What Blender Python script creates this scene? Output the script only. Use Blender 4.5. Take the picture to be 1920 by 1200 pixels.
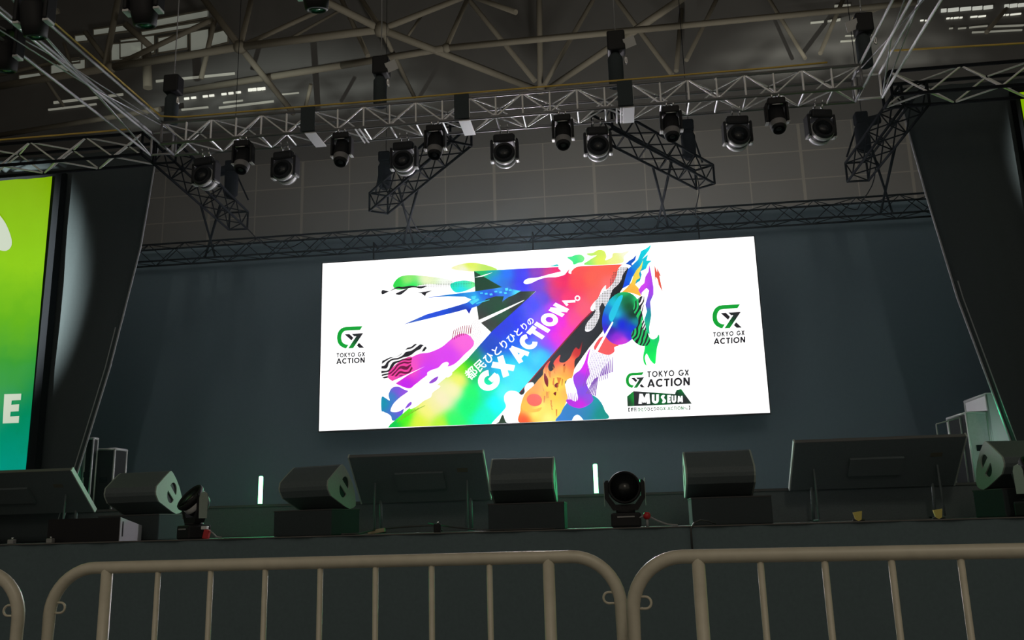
import bpy, bmesh, math, random
from mathutils import Vector, Matrix
from mathutils.geometry import tessellate_polygon

for o in list(bpy.data.objects):
    bpy.data.objects.remove(o)
SC = bpy.context.scene
COL = SC.collection
rnd = random.Random(7)
R = math.radians

# ------------------------------------------------------------------ camera
F_PX, PITCH, ROLL, YAW = 1675.0, R(13.02), R(-1.58), R(-6.7)
EYE = Vector((0, 0, 1.2))
FW = Vector((math.sin(YAW)*math.cos(PITCH), math.cos(YAW)*math.cos(PITCH), math.sin(PITCH)))
_r = FW.cross(Vector((0, 0, 1))).normalized()
_u = _r.cross(FW)
RT = math.cos(ROLL)*_r + math.sin(ROLL)*_u
UP = -math.sin(ROLL)*_r + math.cos(ROLL)*_u
cam = bpy.data.cameras.new('camera')
cam.sensor_width = 36.0
cam.lens = F_PX/1920*36.0
cam.clip_start = 0.05
cam.clip_end = 200
cam_o = bpy.data.objects.new('camera', cam)
COL.objects.link(cam_o)
m = Matrix((RT, UP, -FW)).transposed().to_4x4()
m.translation = EYE
cam_o.matrix_world = m
SC.camera = cam_o

# ------------------------------------------------------------------ world, exposure, big lights
w = bpy.data.worlds.new('world')
SC.world = w
w.use_nodes = True
bg = w.node_tree.nodes['Background']
bg.inputs['Color'].default_value = (1.0, 0.90, 0.74, 1)
bg.inputs['Strength'].default_value = 0.22
SC.view_settings.view_transform = 'Standard'
SC.view_settings.look = 'None'
SC.view_settings.exposure = 0.0
SC.view_settings.gamma = 1.0
SC.view_settings.use_curve_mapping = False


def light(name, kind, loc, aim, energy, color, size=None, **kw):
    l = bpy.data.lights.new(name, kind)
    l.energy = energy
    l.color = color
    for k, v in kw.items():
        setattr(l, k, v)
    o = bpy.data.objects.new(name, l)
    COL.objects.link(o)
    o.location = loc
    o.rotation_euler = (Vector(aim) - Vector(loc)).to_track_quat('-Z', 'Y').to_euler()
    return o


# profile spots on the two banners, hung from the audience truss
light('banner_spot_light', 'SPOT', (-10.0, 5.0, 3.3), (-10.2, 11.4, 4.55), 11000, (0.93, 1.0, 0.93),
      spot_size=R(47.5), spot_blend=0.30, shadow_soft_size=0.08)
light('banner_spot_light', 'SPOT', (6.9, 5.0, 3.3), (6.95, 11.4, 5.45), 17000, (1.0, 1.0, 0.90),
      spot_size=R(30), spot_blend=0.5, shadow_soft_size=0.08)
# house light of the hall, high over the audience behind the camera
light('hall_house_light', 'AREA', (1.5, -6, 9.0), (-0.5, 12, 3.0), 130, (1.0, 0.90, 0.72), shape='RECTANGLE', size=8, size_y=3)

# added fill light hidden behind the backdrop, brightens the rear wall and roof steel
light('backstage_work_light', 'AREA', (0.0, 18.5, 2.5), (0.5, 22.0, 11.0), 690, (1.0, 0.96, 0.88), shape='RECTANGLE', size=18, size_y=4)

# added area light, strengthens the video wall's glow on the rig and stage
light('video_wall_light', 'AREA', (-1.37, 14.93, 4.42), (-1.37, 0, 4.42), 270, (1.0, 0.95, 1.0), shape='RECTANGLE', size=7.5, size_y=2.9)

# ------------------------------------------------------------------ helpers


def ray(px, py):
    return FW*F_PX + RT*(px-960) - UP*(py-600)


def at(px, py, Y):
    d = ray(px, py)
    return EYE + d*((Y-EYE.y)/d.y)


def atz(px, py, Z):
    d = ray(px, py)
    return EYE + d*((Z-EYE.z)/d.z)


def s2l(c):
    return c/12.92 if c <= 0.04045 else ((c+0.055)/1.055)**2.4


def rgb(r, g, b):
    return (s2l(r/255), s2l(g/255), s2l(b/255), 1)


def mat(name, color, rough=0.6, metal=0.0, emit=None, strength=1.0, noise=0.0, nscale=6.0, spec=None):
    mm = bpy.data.materials.new(name)
    mm.use_nodes = True
    nt = mm.node_tree
    b = nt.nodes['Principled BSDF']
    if len(color) == 3:
        color = (*color, 1)
    b.inputs['Base Color'].default_value = color
    b.inputs['Roughness'].default_value = rough
    b.inputs['Metallic'].default_value = metal
    if spec is not None:
        b.inputs['Specular IOR Level'].default_value = spec
    if emit:
        b.inputs['Emission Color'].default_value = (*emit[:3], 1)
        b.inputs['Emission Strength'].default_value = strength
    if noise:
        tc = nt.nodes.new('ShaderNodeTexCoord')
        n = nt.nodes.new('ShaderNodeTexNoise')
        n.inputs['Scale'].default_value = nscale
        n.inputs['Detail'].default_value = 4
        nt.links.new(tc.outputs['Object'], n.inputs['Vector'])
        mr = nt.nodes.new('ShaderNodeMapRange')
        mr.inputs['To Min'].default_value = 1-noise
        mr.inputs['To Max'].default_value = 1+noise
        nt.links.new(n.outputs['Fac'], mr.inputs['Value'])
        mx = nt.nodes.new('ShaderNodeVectorMath')
        mx.operation = 'SCALE'
        mx.inputs[0].default_value = color[:3]
        nt.links.new(mr.outputs['Result'], mx.inputs['Scale'])
        nt.links.new(mx.outputs[0], b.inputs['Base Color'])
        mr2 = nt.nodes.new('ShaderNodeMapRange')
        mr2.inputs['To Min'].default_value = max(0.05, rough-0.1)
        mr2.inputs['To Max'].default_value = min(1, rough+0.1)
        nt.links.new(n.outputs['Fac'], mr2.inputs['Value'])
        nt.links.new(mr2.outputs['Result'], b.inputs['Roughness'])
    return mm


def emat(name, color, strength=1.0):
    mm = bpy.data.materials.new(name)
    mm.use_nodes = True
    nt = mm.node_tree
    nt.nodes.clear()
    e = nt.nodes.new('ShaderNodeEmission')
    e.inputs['Color'].default_value = (*color[:3], 1)
    e.inputs['Strength'].default_value = strength
    out = nt.nodes.new('ShaderNodeOutputMaterial')
    nt.links.new(e.outputs[0], out.inputs['Surface'])
    return mm


def rot_to(axis):
    return Vector(axis).to_track_quat('Z', 'Y').to_matrix().to_4x4()


class MB:
    """collects simple shapes in world (or local) coordinates, links them as ONE mesh object"""

    def __init__(s):
        s.v, s.f, s.smooth = [], [], []

    def add(s, vs, fs, smooth=False):
        k = len(s.v)
        s.v += [Vector(p) for p in vs]
        s.f += [tuple(i+k for i in f) for f in fs]
        s.smooth += [smooth]*len(fs)
        return s

    def box(s, x0, x1, y0, y1, z0, z1, M=None):
        vs = [(x, y, z) for x in (x0, x1) for y in (y0, y1) for z in (z0, z1)]
        if M:
            vs = [M @ Vector(p) for p in vs]
        return s.add(vs, [(0, 1, 3, 2), (4, 6, 7, 5), (0, 4, 5, 1), (2, 3, 7, 6), (0, 2, 6, 4), (1, 5, 7, 3)])

    def rbox(s, x0, x1, y0, y1, z0, z1, b=0.01, M=None):
        """box with chamfered edges"""
        bm = bmesh.new()
        bmesh.ops.create_cube(bm, size=1)
        for v in bm.verts:
            v.co = Vector(((x0+x1)/2+v.co.x*(x1-x0), (y0+y1)/2+v.co.y*(y1-y0), (z0+z1)/2+v.co.z*(z1-z0)))
        bmesh.ops.bevel(bm, geom=bm.edges[:], offset=b, segments=2, profile=0.5, affect='EDGES')
        bm.verts.index_update()
        vs = [(M @ v.co if M else v.co.copy()) for v in bm.verts]
        fs = [tuple(v.index for v in f.verts) for f in bm.faces]
        bm.free()
        return s.add(vs, fs)

    def tube(s, pts, r, n=8, closed=False, caps=True):
        pts = [Vector(p) for p in pts]
        N = len(pts)
        rs = r if isinstance(r, (list, tuple)) else [r]*N
        vs, fs = [], []
        ref = None
        for i, p in enumerate(pts):
            a = pts[(i-1) % N] if (closed or i > 0) else p
            c = pts[(i+1) % N] if (closed or i < N-1) else p
            t = (c-a).normalized()
            if ref is None:
                ref = t.orthogonal().normalized()
            else:
                ref = (ref - t*ref.dot(t))
                ref = ref.normalized() if ref.length > 1e-6 else t.orthogonal().normalized()
            bi = t.cross(ref)
            k = 1.0
            if 0 < i < N-1 or closed:
                d1 = (p-a).normalized()
                cs = max(0.35, math.cos(d1.angle(t))) if d1.length else 1
                k = 1/cs if cs < 0.999 else 1
                k = min(k, 1.3)
            for j in range(n):
                an = 2*math.pi*j/n
                vs.append(p + (ref*math.cos(an)+bi*math.sin(an))*rs[i]*k)
        rng = N if closed else N-1
        for i in range(rng):
            for j in range(n):
                a, b = i*n+j, i*n+(j+1) % n
                c, d = ((i+1) % N)*n+(j+1) % n, ((i+1) % N)*n+j
                fs.append((a, b, c, d))
        s.add(vs, fs, True)
        if caps and not closed:
            s.add(vs[:n], [tuple(range(n))[::-1]])
            s.add(vs[-n:], [tuple(range(n))])
        return s

    def lathe(s, prof, M=None, n=24):
        """prof: list of (radius, height) along local z"""
        vs, fs = [], []
        for r, h in prof:
            for j in range(n):
                a = 2*math.pi*j/n
                p = Vector((r*math.cos(a), r*math.sin(a), h))
                vs.append(M @ p if M else p)
        for i in range(len(prof)-1):
            for j in range(n):
                fs.append((i*n+j, i*n+(j+1) % n, (i+1)*n+(j+1) % n, (i+1)*n+j))
        s.add(vs, fs, True)
        if prof[0][0] > 1e-5:
            s.add(vs[:n], [tuple(range(n))[::-1]])
        if prof[-1][0] > 1e-5:
            s.add(vs[-n:], [tuple(range(n))])
        return s

    def prism(s, outline, t0, t1, fn, holes=()):
        """outline: 2-D points; fn(u, v, t) -> 3-D point; extruded from t0 to t1"""
        loops = [outline]+list(holes)
        tri = tessellate_polygon([[Vector((u, v, 0)) for u, v in lp] for lp in loops])
        flat = [p for lp in loops for p in lp]
        n = len(flat)
        vs = [fn(u, v, t0) for u, v in flat]+[fn(u, v, t1) for u, v in flat]
        fs = [tuple(t) for t in tri]+[tuple(i+n for i in t[::-1]) for t in tri]
        k = 0
        for lp in loops:
            L = len(lp)
            for i in range(L):
                a, b = k+i, k+(i+1) % L
                fs.append((a, b, b+n, a+n))
            k += L
        return s.add(vs, fs)

    def build(s, name, material, parent=None, origin=None, fix=True):
        org = Vector(origin) if origin is not None else (parent['_o'] if parent and False else Vector((0, 0, 0)))
        me = bpy.data.meshes.new(name)
        me.from_pydata([tuple(p-org) for p in s.v], [], s.f)
        me.polygons.foreach_set('use_smooth', s.smooth)
        if fix:
            bm = bmesh.new()
            bm.from_mesh(me)
            bmesh.ops.remove_doubles(bm, verts=bm.verts, dist=1e-5)
            bmesh.ops.recalc_face_normals(bm, faces=bm.faces)
            bm.to_mesh(me)
            bm.free()
        me.materials.append(material)
        o = bpy.data.objects.new(name, me)
        COL.objects.link(o)
        if parent:
            o.parent = parent
        elif origin is not None:
            o.location = org
        return o


def tag(o, label=None, cat=None, group=None, kind=None):
    if label:
        o['label'] = label
    if cat:
        o['category'] = cat
    if group:
        o['group'] = group
    if kind:
        o['kind'] = kind
    return o


def thing(name, label, cat, loc=(0, 0, 0), rz=0, group=None, kind=None):
    o = bpy.data.objects.new(name, None)
    o.empty_display_size = 0.1
    COL.objects.link(o)
    o.location = loc
    o.rotation_euler = (0, 0, rz)
    return tag(o, label, cat, group, kind)


def dup(root, loc, rz=None, label=None, group=None):
    r = root.copy()
    COL.objects.link(r)
    r.location = loc
    if rz is not None:
        r.rotation_euler = (0, 0, rz)
    if label:
        r['label'] = label
    if group:
        r['group'] = group
    for ch in list(root.children):
        c = ch.copy()
        COL.objects.link(c)
        c.parent = r
        for g in list(ch.children):
            d = g.copy()
            COL.objects.link(d)
            d.parent = c
    return r


# ------------------------------------------------------------------ materials
M_alu = mat('brushed_aluminium', (0.80, 0.80, 0.82), 0.40, 0.25)
M_aludark = mat('aged_aluminium', (0.40, 0.40, 0.42), 0.45, 0.35)  # darker tone of the aluminium, on the side and near trusses
M_blacksteel = mat('black_steel', (0.010, 0.011, 0.014), 0.9, spec=0.08)
M_black = mat('black_plastic', (0.014, 0.014, 0.016), 0.6, spec=0.25)
M_lens = mat('dark_lens_glass', (0.012, 0.013, 0.014), 0.25)
M_white = mat('pale_grey_enamel', (0.62, 0.62, 0.63), 0.4)
M_chrome = mat('chrome', (0.75, 0.75, 0.77), 0.25, 0.9)
M_cloth = mat('black_molton_cloth', (0.046, 0.057, 0.062), 0.95, noise=0.12, nscale=40, spec=0.1)
M_backcloth = mat('black_backdrop_cloth', (0.235, 0.340, 0.435), 0.95, noise=0.05, nscale=20, spec=0.1)  # black cloth lifted to blue-grey, haze glow put into its colour
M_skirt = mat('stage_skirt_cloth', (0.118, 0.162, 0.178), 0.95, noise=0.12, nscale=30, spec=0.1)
M_deck = mat('black_stage_deck', (0.075, 0.078, 0.08), 0.9, noise=0.2, nscale=15)
M_floor = mat('hall_floor_concrete', (0.16, 0.155, 0.145), 0.7, noise=0.2, nscale=3)
M_barrier = mat('beige_painted_steel', (0.52, 0.48, 0.385), 0.42, noise=0.16, nscale=22)
M_pipe = mat('roof_steel_paint', (0.165, 0.148, 0.112), 0.8, noise=0.12, nscale=2)
M_roofdark = mat('roof_lining', (0.050, 0.047, 0.042), 0.9, noise=0.25, nscale=1.2)
M_yellow = mat('yellow_cable', (0.60, 0.41, 0.08), 0.6)
M_rim = mat('drape_edge_piping', (0.30, 0.32, 0.35), 0.6)
M_grey = mat('grey_side_panel', (0.33, 0.39, 0.35), 0.75, noise=0.12, nscale=60)
M_blackbox = mat('black_textured_box', (0.095, 0.118, 0.126), 0.75, noise=0.3, nscale=80)
M_edge = mat('worn_box_edge', (0.30, 0.30, 0.30), 0.5)
M_caseface = mat('grey_case_board', (0.48, 0.47, 0.50), 0.7, noise=0.15, nscale=30)
M_caseedge = mat('aluminium_case_edging', (0.65, 0.66, 0.67), 0.4, 0.2)
M_red = mat('red_plastic', (0.50, 0.02, 0.025), 0.45)
M_tape = mat('yellow_marking_tape', (0.55, 0.47, 0.12), 0.7)
M_beigetape = mat('beige_cloth_tape', (0.36, 0.32, 0.20), 0.8)
M_cable = mat('black_cable_rubber', (0.05, 0.05, 0.05), 0.45)
M_greycable = mat('grey_cable', (0.30, 0.30, 0.31), 0.5)
M_tube = emat('green_led_tube', (0.16, 1.0, 0.36), 12.0)
M_greenlens = mat('green_lens_glass', (0.02, 0.10, 0.05), 0.12)

# ================================================================== SETTING
DB = 26.0            # hall rear wall
def wallmat():
    mm = bpy.data.materials.new('hall_wall_panels')
    mm.use_nodes = True
    nt = mm.node_tree
    b = nt.nodes['Principled BSDF']
    b.inputs['Roughness'].default_value = 0.85
    tc = nt.nodes.new('ShaderNodeTexCoord')
    sx = nt.nodes.new('ShaderNodeSeparateXYZ')
    nt.links.new(tc.outputs['Object'], sx.inputs[0])

    def line(sock, off, step, half):
        a = nt.nodes.new('ShaderNodeMath'); a.operation = 'SUBTRACT'
        nt.links.new(sock, a.inputs[0]); a.inputs[1].default_value = off
        d = nt.nodes.new('ShaderNodeMath'); d.operation = 'DIVIDE'
        nt.links.new(a.outputs[0], d.inputs[0]); d.inputs[1].default_value = step
        rr = nt.nodes.new('ShaderNodeMath'); rr.operation = 'ROUND'
        nt.links.new(d.outputs[0], rr.inputs[0])
        s = nt.nodes.new('ShaderNodeMath'); s.operation = 'SUBTRACT'
        nt.links.new(d.outputs[0], s.inputs[0]); nt.links.new(rr.outputs[0], s.inputs[1])
        ab = nt.nodes.new('ShaderNodeMath'); ab.operation = 'ABSOLUTE'
        nt.links.new(s.outputs[0], ab.inputs[0])
        lt = nt.nodes.new('ShaderNodeMath'); lt.operation = 'LESS_THAN'
        nt.links.new(ab.outputs[0], lt.inputs[0]); lt.inputs[1].default_value = half/step
        return lt.outputs[0]

    xa = at(927, 350, DB).x
    xb = at(1115, 350, DB).x
    za, zc = at(1020, 268, DB).z, at(1020, 369, DB).z
    bold = line(sx.outputs['X'], xa, xb-xa, 0.045)
    thin = line(sx.outputs['X'], (xa+xb)/2, xb-xa, 0.018)
    hor = line(sx.outputs['Z'], za, (za-zc)/2, 0.018)
    mx = nt.nodes.new('ShaderNodeMath'); mx.operation = 'MAXIMUM'
    nt.links.new(bold, mx.inputs[0]); nt.links.new(thin, mx.inputs[1])
    mx2 = nt.nodes.new('ShaderNodeMath'); mx2.operation = 'MAXIMUM'
    nt.links.new(mx.outputs[0], mx2.inputs[0]); nt.links.new(hor, mx2.inputs[1])
    n = nt.nodes.new('ShaderNodeTexNoise'); n.inputs['Scale'].default_value = 0.5
    nt.links.new(tc.outputs['Object'], n.inputs['Vector'])
    cr = nt.nodes.new('ShaderNodeMix'); cr.data_type = 'RGBA'
    nt.links.new(n.outputs['Fac'], cr.inputs['Factor'])
    cr.inputs['A'].default_value = (0.158, 0.155, 0.148, 1)
    cr.inputs['B'].default_value = (0.188, 0.182, 0.170, 1)
    mix = nt.nodes.new('ShaderNodeMix'); mix.data_type = 'RGBA'
    nt.links.new(mx2.outputs[0], mix.inputs['Factor'])
    nt.links.new(cr.outputs['Result'], mix.inputs['A'])
    mix.inputs['B'].default_value = (0.27, 0.255, 0.22, 1)
    nt.links.new(mix.outputs['Result'], b.inputs['Base Color'])
    return mm, za

M_wall, Z_PANEL = wallmat()
MB().box(-24, 20, DB, DB+0.3, 0, Z_PANEL).build('wall_back', M_wall)['kind'] = 'structure'
MB().box(-24, 20, DB, DB+0.3, Z_PANEL, 21).build('wall_back_upper', mat('bare_upper_wall', (0.125, 0.122, 0.115), 0.9, noise=0.2, nscale=0.8))['kind'] = 'structure'
MB().box(-24.3, -24, -3, DB+0.3, 0, 21).build('wall_left', M_roofdark)['kind'] = 'structure'
MB().box(20, 20.3, -3, DB+0.3, 0, 21).build('wall_right', M_roofdark)['kind'] = 'structure'
MB().box(-24.3, 20.3, -3, DB+0.3, 21, 21.3).build('ceiling', M_roofdark)['kind'] = 'structure'
MB().box(-24.3, 20.3, -10, DB+0.3, -0.2, 0).build('floor', M_floor)['kind'] = 'structure'

# stage deck with cloth skirt, and the riser upstage
SZ, SY = 1.16, 9.0
RZ, RY = 1.575, 11.6
st = thing('stage_platform', 'wide black stage platform with a dark cloth skirt behind the barriers', 'stage', (-2, SY, 0), kind='structure')
def sub(o, p):
    return p
MB().box(-13, 9, SY, 16.2, SZ-0.06, SZ).build('deck', M_deck, st, (-2, SY, 0))
b = MB()
N = 220
vs, fs = [], []
for i in range(N+1):
    x = -13+22*i/N
    y = SY-0.022+0.012*math.sin(x*9)+0.008*math.sin(x*23+1)
    vs += [(x, y, 0.0), (x, y, SZ-0.006)]
for i in range(N):
    fs.append((2*i, 2*i+2, 2*i+3, 2*i+1))
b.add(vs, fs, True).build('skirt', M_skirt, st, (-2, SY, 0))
MB().box(-13, 9, SY-0.046, SY+0.04, SZ-0.008, SZ+0.003).build('edge_strip', mat('worn_stage_edge', (0.10, 0.095, 0.09), 0.5, noise=0.5, nscale=3), st, (-2, SY, 0))
rs = thing('stage_riser', 'low black riser platform running across the back of the stage', 'riser', (-1.3, RY, SZ))
MB().box(-8.2, 5.6, RY+0.02, 15.3, SZ, RZ-0.03).build('riser_body', M_blackbox, rs, (-1.3, RY, SZ))
MB().box(-8.2, 5.6, RY, 15.3, RZ-0.03, RZ).build('riser_top', mat('riser_deck', (0.09, 0.09, 0.092), 0.8, noise=0.2, nscale=10), rs, (-1.3, RY, SZ))

# roof steelwork
rf = thing('roof_frame', 'brown painted steel pipe space frame under the hall roof', 'roof frame', (0, 21, 14), kind='structure')
def pipe(a, b_, r=0.13):
    MB().tube([a, b_], r, 10).build('roof_pipe', M_pipe, rf, (0, 21, 14))
H1, H2 = 14.0, 17.0
def Z(px, py, h=H1):
    return atz(px, py, h)
seg = [((-40, 168), (207, 127), .13, H1, H1), ((207, 127), (450, 88), .13, H1, H1), ((450, 88), (715, 55), .13, H1, H1),
       ((-40, 260), (300, 205), .10, H1, H1), ((335, 172), (640, 123), .12, H1, H1), ((640, 123), (837, 90), .12, H1, H1), ((837, 90), (1280, 48), .11, H1, H1),
       ((1280, 48), (1720, 5), .10, H1, H1),
       ((715, 55), (1005, 168), .13, H1, H1), ((715, 55), (860, -2), .10, H1, H1+1.5), ((715, 55), (600, -3), .12, H1, H1+.5),
       ((715, 55), (672, -10), .09, H1, H2), ((715, 55), (777, 182), .08, H1, 14.6), ((640, -2), (690, 105), .09, H2, 14.4),
       ((877, -3), (835, 92), .09, H2, H1), ((877, -3), (1003, 152), .10, H2, H1), ((893, -4), (967, 23), .10, H2, 15.6),
       ((1011, -4), (1013, 165), .11, H2, H1), ((1115, -5), (1020, 160), .09, H2, H1),
       ((1020, 172), (1150, 85), .12, H1, H1), ((1150, 85), (1280, -4), .13, H1, H1+1), ((1155, -2), (1260, 140), .09, H2, 14.0),
       ((1278, 18), (1268, 133), .09, H2, 14.4), ((1345, -4), (1287, 113), .08, H2, 14.3), ((1582, -4), (1538, 100), .08, H2, 14.2), ((1440, -5), (1510, 110), .07, H2, 14.3),
       ((380, -5), (450, 88), .13, H2, H1), ((450, 88), (550, 212), .11, H1, 13.6), ((472, -4), (450, 88), .10, H2, H1), ((222, -5), (197, 126), .11, H2, H1),
       ((207, 127), (400, 36), .09, H1, 15.4), ((235, 45), (287, 92), .12, 15.5, 14.8), ((275, 95), (277, 165), .16, 14.8, 13.6), ((402, 38), (377, 148), .09, 15.4, 13.8), ((450, 88), (630, 6), .08, H1, 15.5),
       ((583, 158), (573, 200), .07, 13.8, 13.4), ((0, 140), (130, 112), .07, 14.2, 14.6), ((60, 112), (120, 200), .06, 14.6, 13.6), ((120, 80), (140, 145), .06, 15, 14), ((160, 60), (205, 120), .09, 15.2, 14.2),
       ((1600, 35), (1700, -5), .07, 15, H2), ((1850, 60), (1905, -5), .08, 14.5, H2), ((637, 20), (530, 80), .05, 16, 15), ((790, 30), (760, 75), .05, 16, 15),
       ((-20, 60), (110, 20), .1, 15, 15.5)]
for a, b_, r, ha, hb in seg:
    pa, pb = atz(*a, ha), atz(*b_, hb)
    if a[1] < 0 and hb < ha+1:
        pa = pb+(pa-pb)*1.7
    if b_[1] < 0:
        pb = pa+(pb-pa)*1.7
    pipe(pa, pb, r*0.80)
for p, r in (((715, 55), .21), ((450, 88), .18), ((207, 127), .16), ((1013, 168), .16), ((837, 90), .13), ((1150, 85), .13)):
    c = atz(*p, H1)
    MB().lathe([(0.001, -r), (r*.7, -r*.75), (r, 0), (r*.7, r*.75), (0.001, r)], Matrix.Translation(c), 14).build('roof_node', M_pipe, rf, (0, 21, 14))

# clerestory glazing high on the rear wall
M_glow = mat('frosted_clerestory', (0.35, 0.35, 0.31), 0.7, emit=(0.62, 0.66, 0.56), strength=0.16, noise=0.3, nscale=1.0)
M_glow2 = mat('bright_louvre_light', (0.6, 0.6, 0.55), 0.7, emit=(0.9, 0.9, 0.78), strength=0.75)
M_glow3 = mat('dim_louvre_light', (0.4, 0.4, 0.35), 0.7, emit=(0.9, 0.9, 0.75), strength=0.16)
wn = 0
def window(quads, m_, frame=True):
    global wn
    wn += 1
    yy = DB-0.05
    c = at(*quads[0][0], yy)
    root = tag(thing('window_%d' % wn, None, None, c), kind='structure')
    for q in quads:
        g = MB()
        ps = [at(px, py, yy) for px, py in q]
        bk = [Vector((p.x, p.y+0.04, p.z)) for p in ps]
        n = len(ps)
        g.add(ps+bk, [tuple(range(n)), tuple(range(n, 2*n))[::-1]]+[(i, (i+1) % n, n+(i+1) % n, n+i) for i in range(n)])
        g.build('pane', m_, root, c)
    if frame:
        for q in quads:
            ps = [at(px, py, yy-0.03) for px, py in q]
            MB().tube(ps, 0.03, 6, closed=True).build('window_frame', M_pipe, root, c)
def hq(x0, x1, y0, h, sl=-0.10):
    return [(x0, y0), (x1, y0+sl*(x1-x0)), (x1, y0+sl*(x1-x0)+h), (x0, y0+h)]
window([hq(140, 165, 66, 14, -.1), hq(175, 240, 54, 13, -.13), hq(290, 390, 36, 15, -.18), hq(265, 395, 58, 10, -.16)], M_glow)
window([hq(208, 266, 82, 33, -.1), hq(225, 290, 74, 35, -.14), hq(296, 352, 70, 30, -.16), hq(356, 392, 60, 38, -.2), hq(395, 428, 62, 26, -.25)], M_glow)
window([hq(95, 160, 118, 24, -.12), hq(35, 80, 140, 18, -.12), hq(110, 150, 112, 9, -.1)], M_glow)
window([hq(292, 440, 150, 4, -.1), hq(100, 230, 190, 4, -.12), hq(90, 180, 204, 3, -.12)], M_glow3, False)
window([hq(x, x+9, 183-.12*(x-345), 3.5) for x in (345, 358, 380, 392, 415, 428, 442)] + [hq(x, x+7, 166-.1*(x-465), 5) for x in (465, 473, 482, 490)], M_glow2, False)
window([hq(418, 455, 191, 2.5, -.12), hq(410, 513, 200, 3.5, -.12), hq(525, 560, 176, 2, -.1), hq(340, 390, 204, 3, -.1)], M_glow3, False)
window([hq(x, x+wd, 16.5-.07*(x-1765), 6) for x, wd in ((1765, 10), (1778, 20), (1801, 20), (1824, 18), (1845, 17), (1884, 8), (1894, 14), (1910, 14))], mat('clerestory_light', (0.5, 0.5, 0.45), 0.7, emit=(0.9, 0.92, 0.82), strength=0.42), False)
window([hq(x, x+wd, 33-.06*(x-1775), 2.2) for x, wd in ((1775, 6), (1783, 4), (1789, 9), (1800, 5), (1820, 13), (1835, 14), (1875, 10), (1887, 5), (1895, 20))] + [hq(1726, 1732, 37, 2), hq(1735, 1738, 37, 2)], M_glow2, False)
window([hq(1780, 1787, 52, 2), hq(1797, 1812, 52, 2.2), hq(1818, 1852, 50, 2.2), hq(1857, 1920, 48, 2.5, -.04), hq(1823, 1917, 59, 2.5, -.05)], M_glow3, False)
window([hq(1576, 1600, 76, 2.5, -.08), hq(1578, 1640, 75.5, 2.5, -.06), hq(1585, 1635, 66, 1.8, -.05)], M_glow3, False)
window([hq(x, x+wd, 46, 1.8, -.1) for x, wd in ((1611, 5), (1619, 8), (1630, 3))] + [hq(1613, 1624, 49, 2), hq(1552, 1560, 38, 3, -.2), hq(1566, 1576, 36, 4, -.2), hq(1520, 1545, 41, 3, -.1), hq(1565, 1595, 9, 4, -.05)], M_glow3, False)

# ================================================================== DRAPES, BACKDROP, BANNERS
def drape(name, label, rows, outer_x, y, amp, m_, cat='drape'):
    """rows: (edge_x, z) from top down; cloth hangs from outer_x to the edge"""
    b = MB()
    NX = 60
    vs, fs = [], []
    zs = []
    for k in range(len(rows)-1):
        for t in range(6):
            a = t/6
            zs.append((rows[k][0]*(1-a)+rows[k+1][0]*a, rows[k][1]*(1-a)+rows[k+1][1]*a))
    zs.append(rows[-1])
    for ex, z in zs:
        for i in range(NX+1):
            x = outer_x+(ex-outer_x)*i/NX
            vs.append((x, y+amp*math.sin(i*1.9)+amp*.5*math.sin(i*.7+z), z))
    W = NX+1
    for r in range(len(zs)-1):
        for i in range(NX):
            fs.append((r*W+i, r*W+i+1, (r+1)*W+i+1, (r+1)*W+i))
    b.add(vs, fs, True)
    org = (rows[-1][0], y, rows[-1][1])
    root = thing(name, label, cat, org)
    c = b.build('cloth', m_, root, org)
    md = c.modifiers.new('thick', 'SOLIDIFY')
    md.thickness = 0.02
    MB().tube([(ex+(-.012 if ex > 0 else .012), y, z) for ex, z in zs], 0.013, 6).build('edge_piping', M_rim, root, org)
    MB().tube([(ex+(0.045 if ex > 0 else -0.045), y-0.02, z) for ex, z in zs if z < 4.2], 0.008, 6).build('edge_piping', M_rim, root, org)
    return root
WY = 11.5
drape('masking_drape', 'black masking drape with a pale slanting edge left of the stage opening',
      [(-6.53, 6.75), (-6.69, 5.23), (-7.02, 3.5), (-7.45, SZ+.6), (-7.6, SZ+0.01)], -13, WY, 0.012, M_cloth)
drape('masking_drape', 'black masking drape with a pale slanting edge right of the stage opening',
      [(3.92, 6.75), (4.11, 5.21), (4.31, 3.84), (4.74, SZ+.6), (4.88, SZ+0.01)], 9, WY, 0.012, M_cloth)

b = MB()
vs, fs = [], []
N = 160
for i in range(N+1):
    x = -11+19*i/N
    y = 15.85+0.015*math.sin(x*5)
    vs += [(x, y, SZ+0.01), (x, y, 6.72)]
for i in range(N):
    fs.append((2*i, 2*i+2, 2*i+3, 2*i+1))
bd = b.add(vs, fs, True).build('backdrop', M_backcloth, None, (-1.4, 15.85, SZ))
tag(bd, 'plain black cloth backdrop hanging behind the LED screen', 'backdrop')

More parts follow.
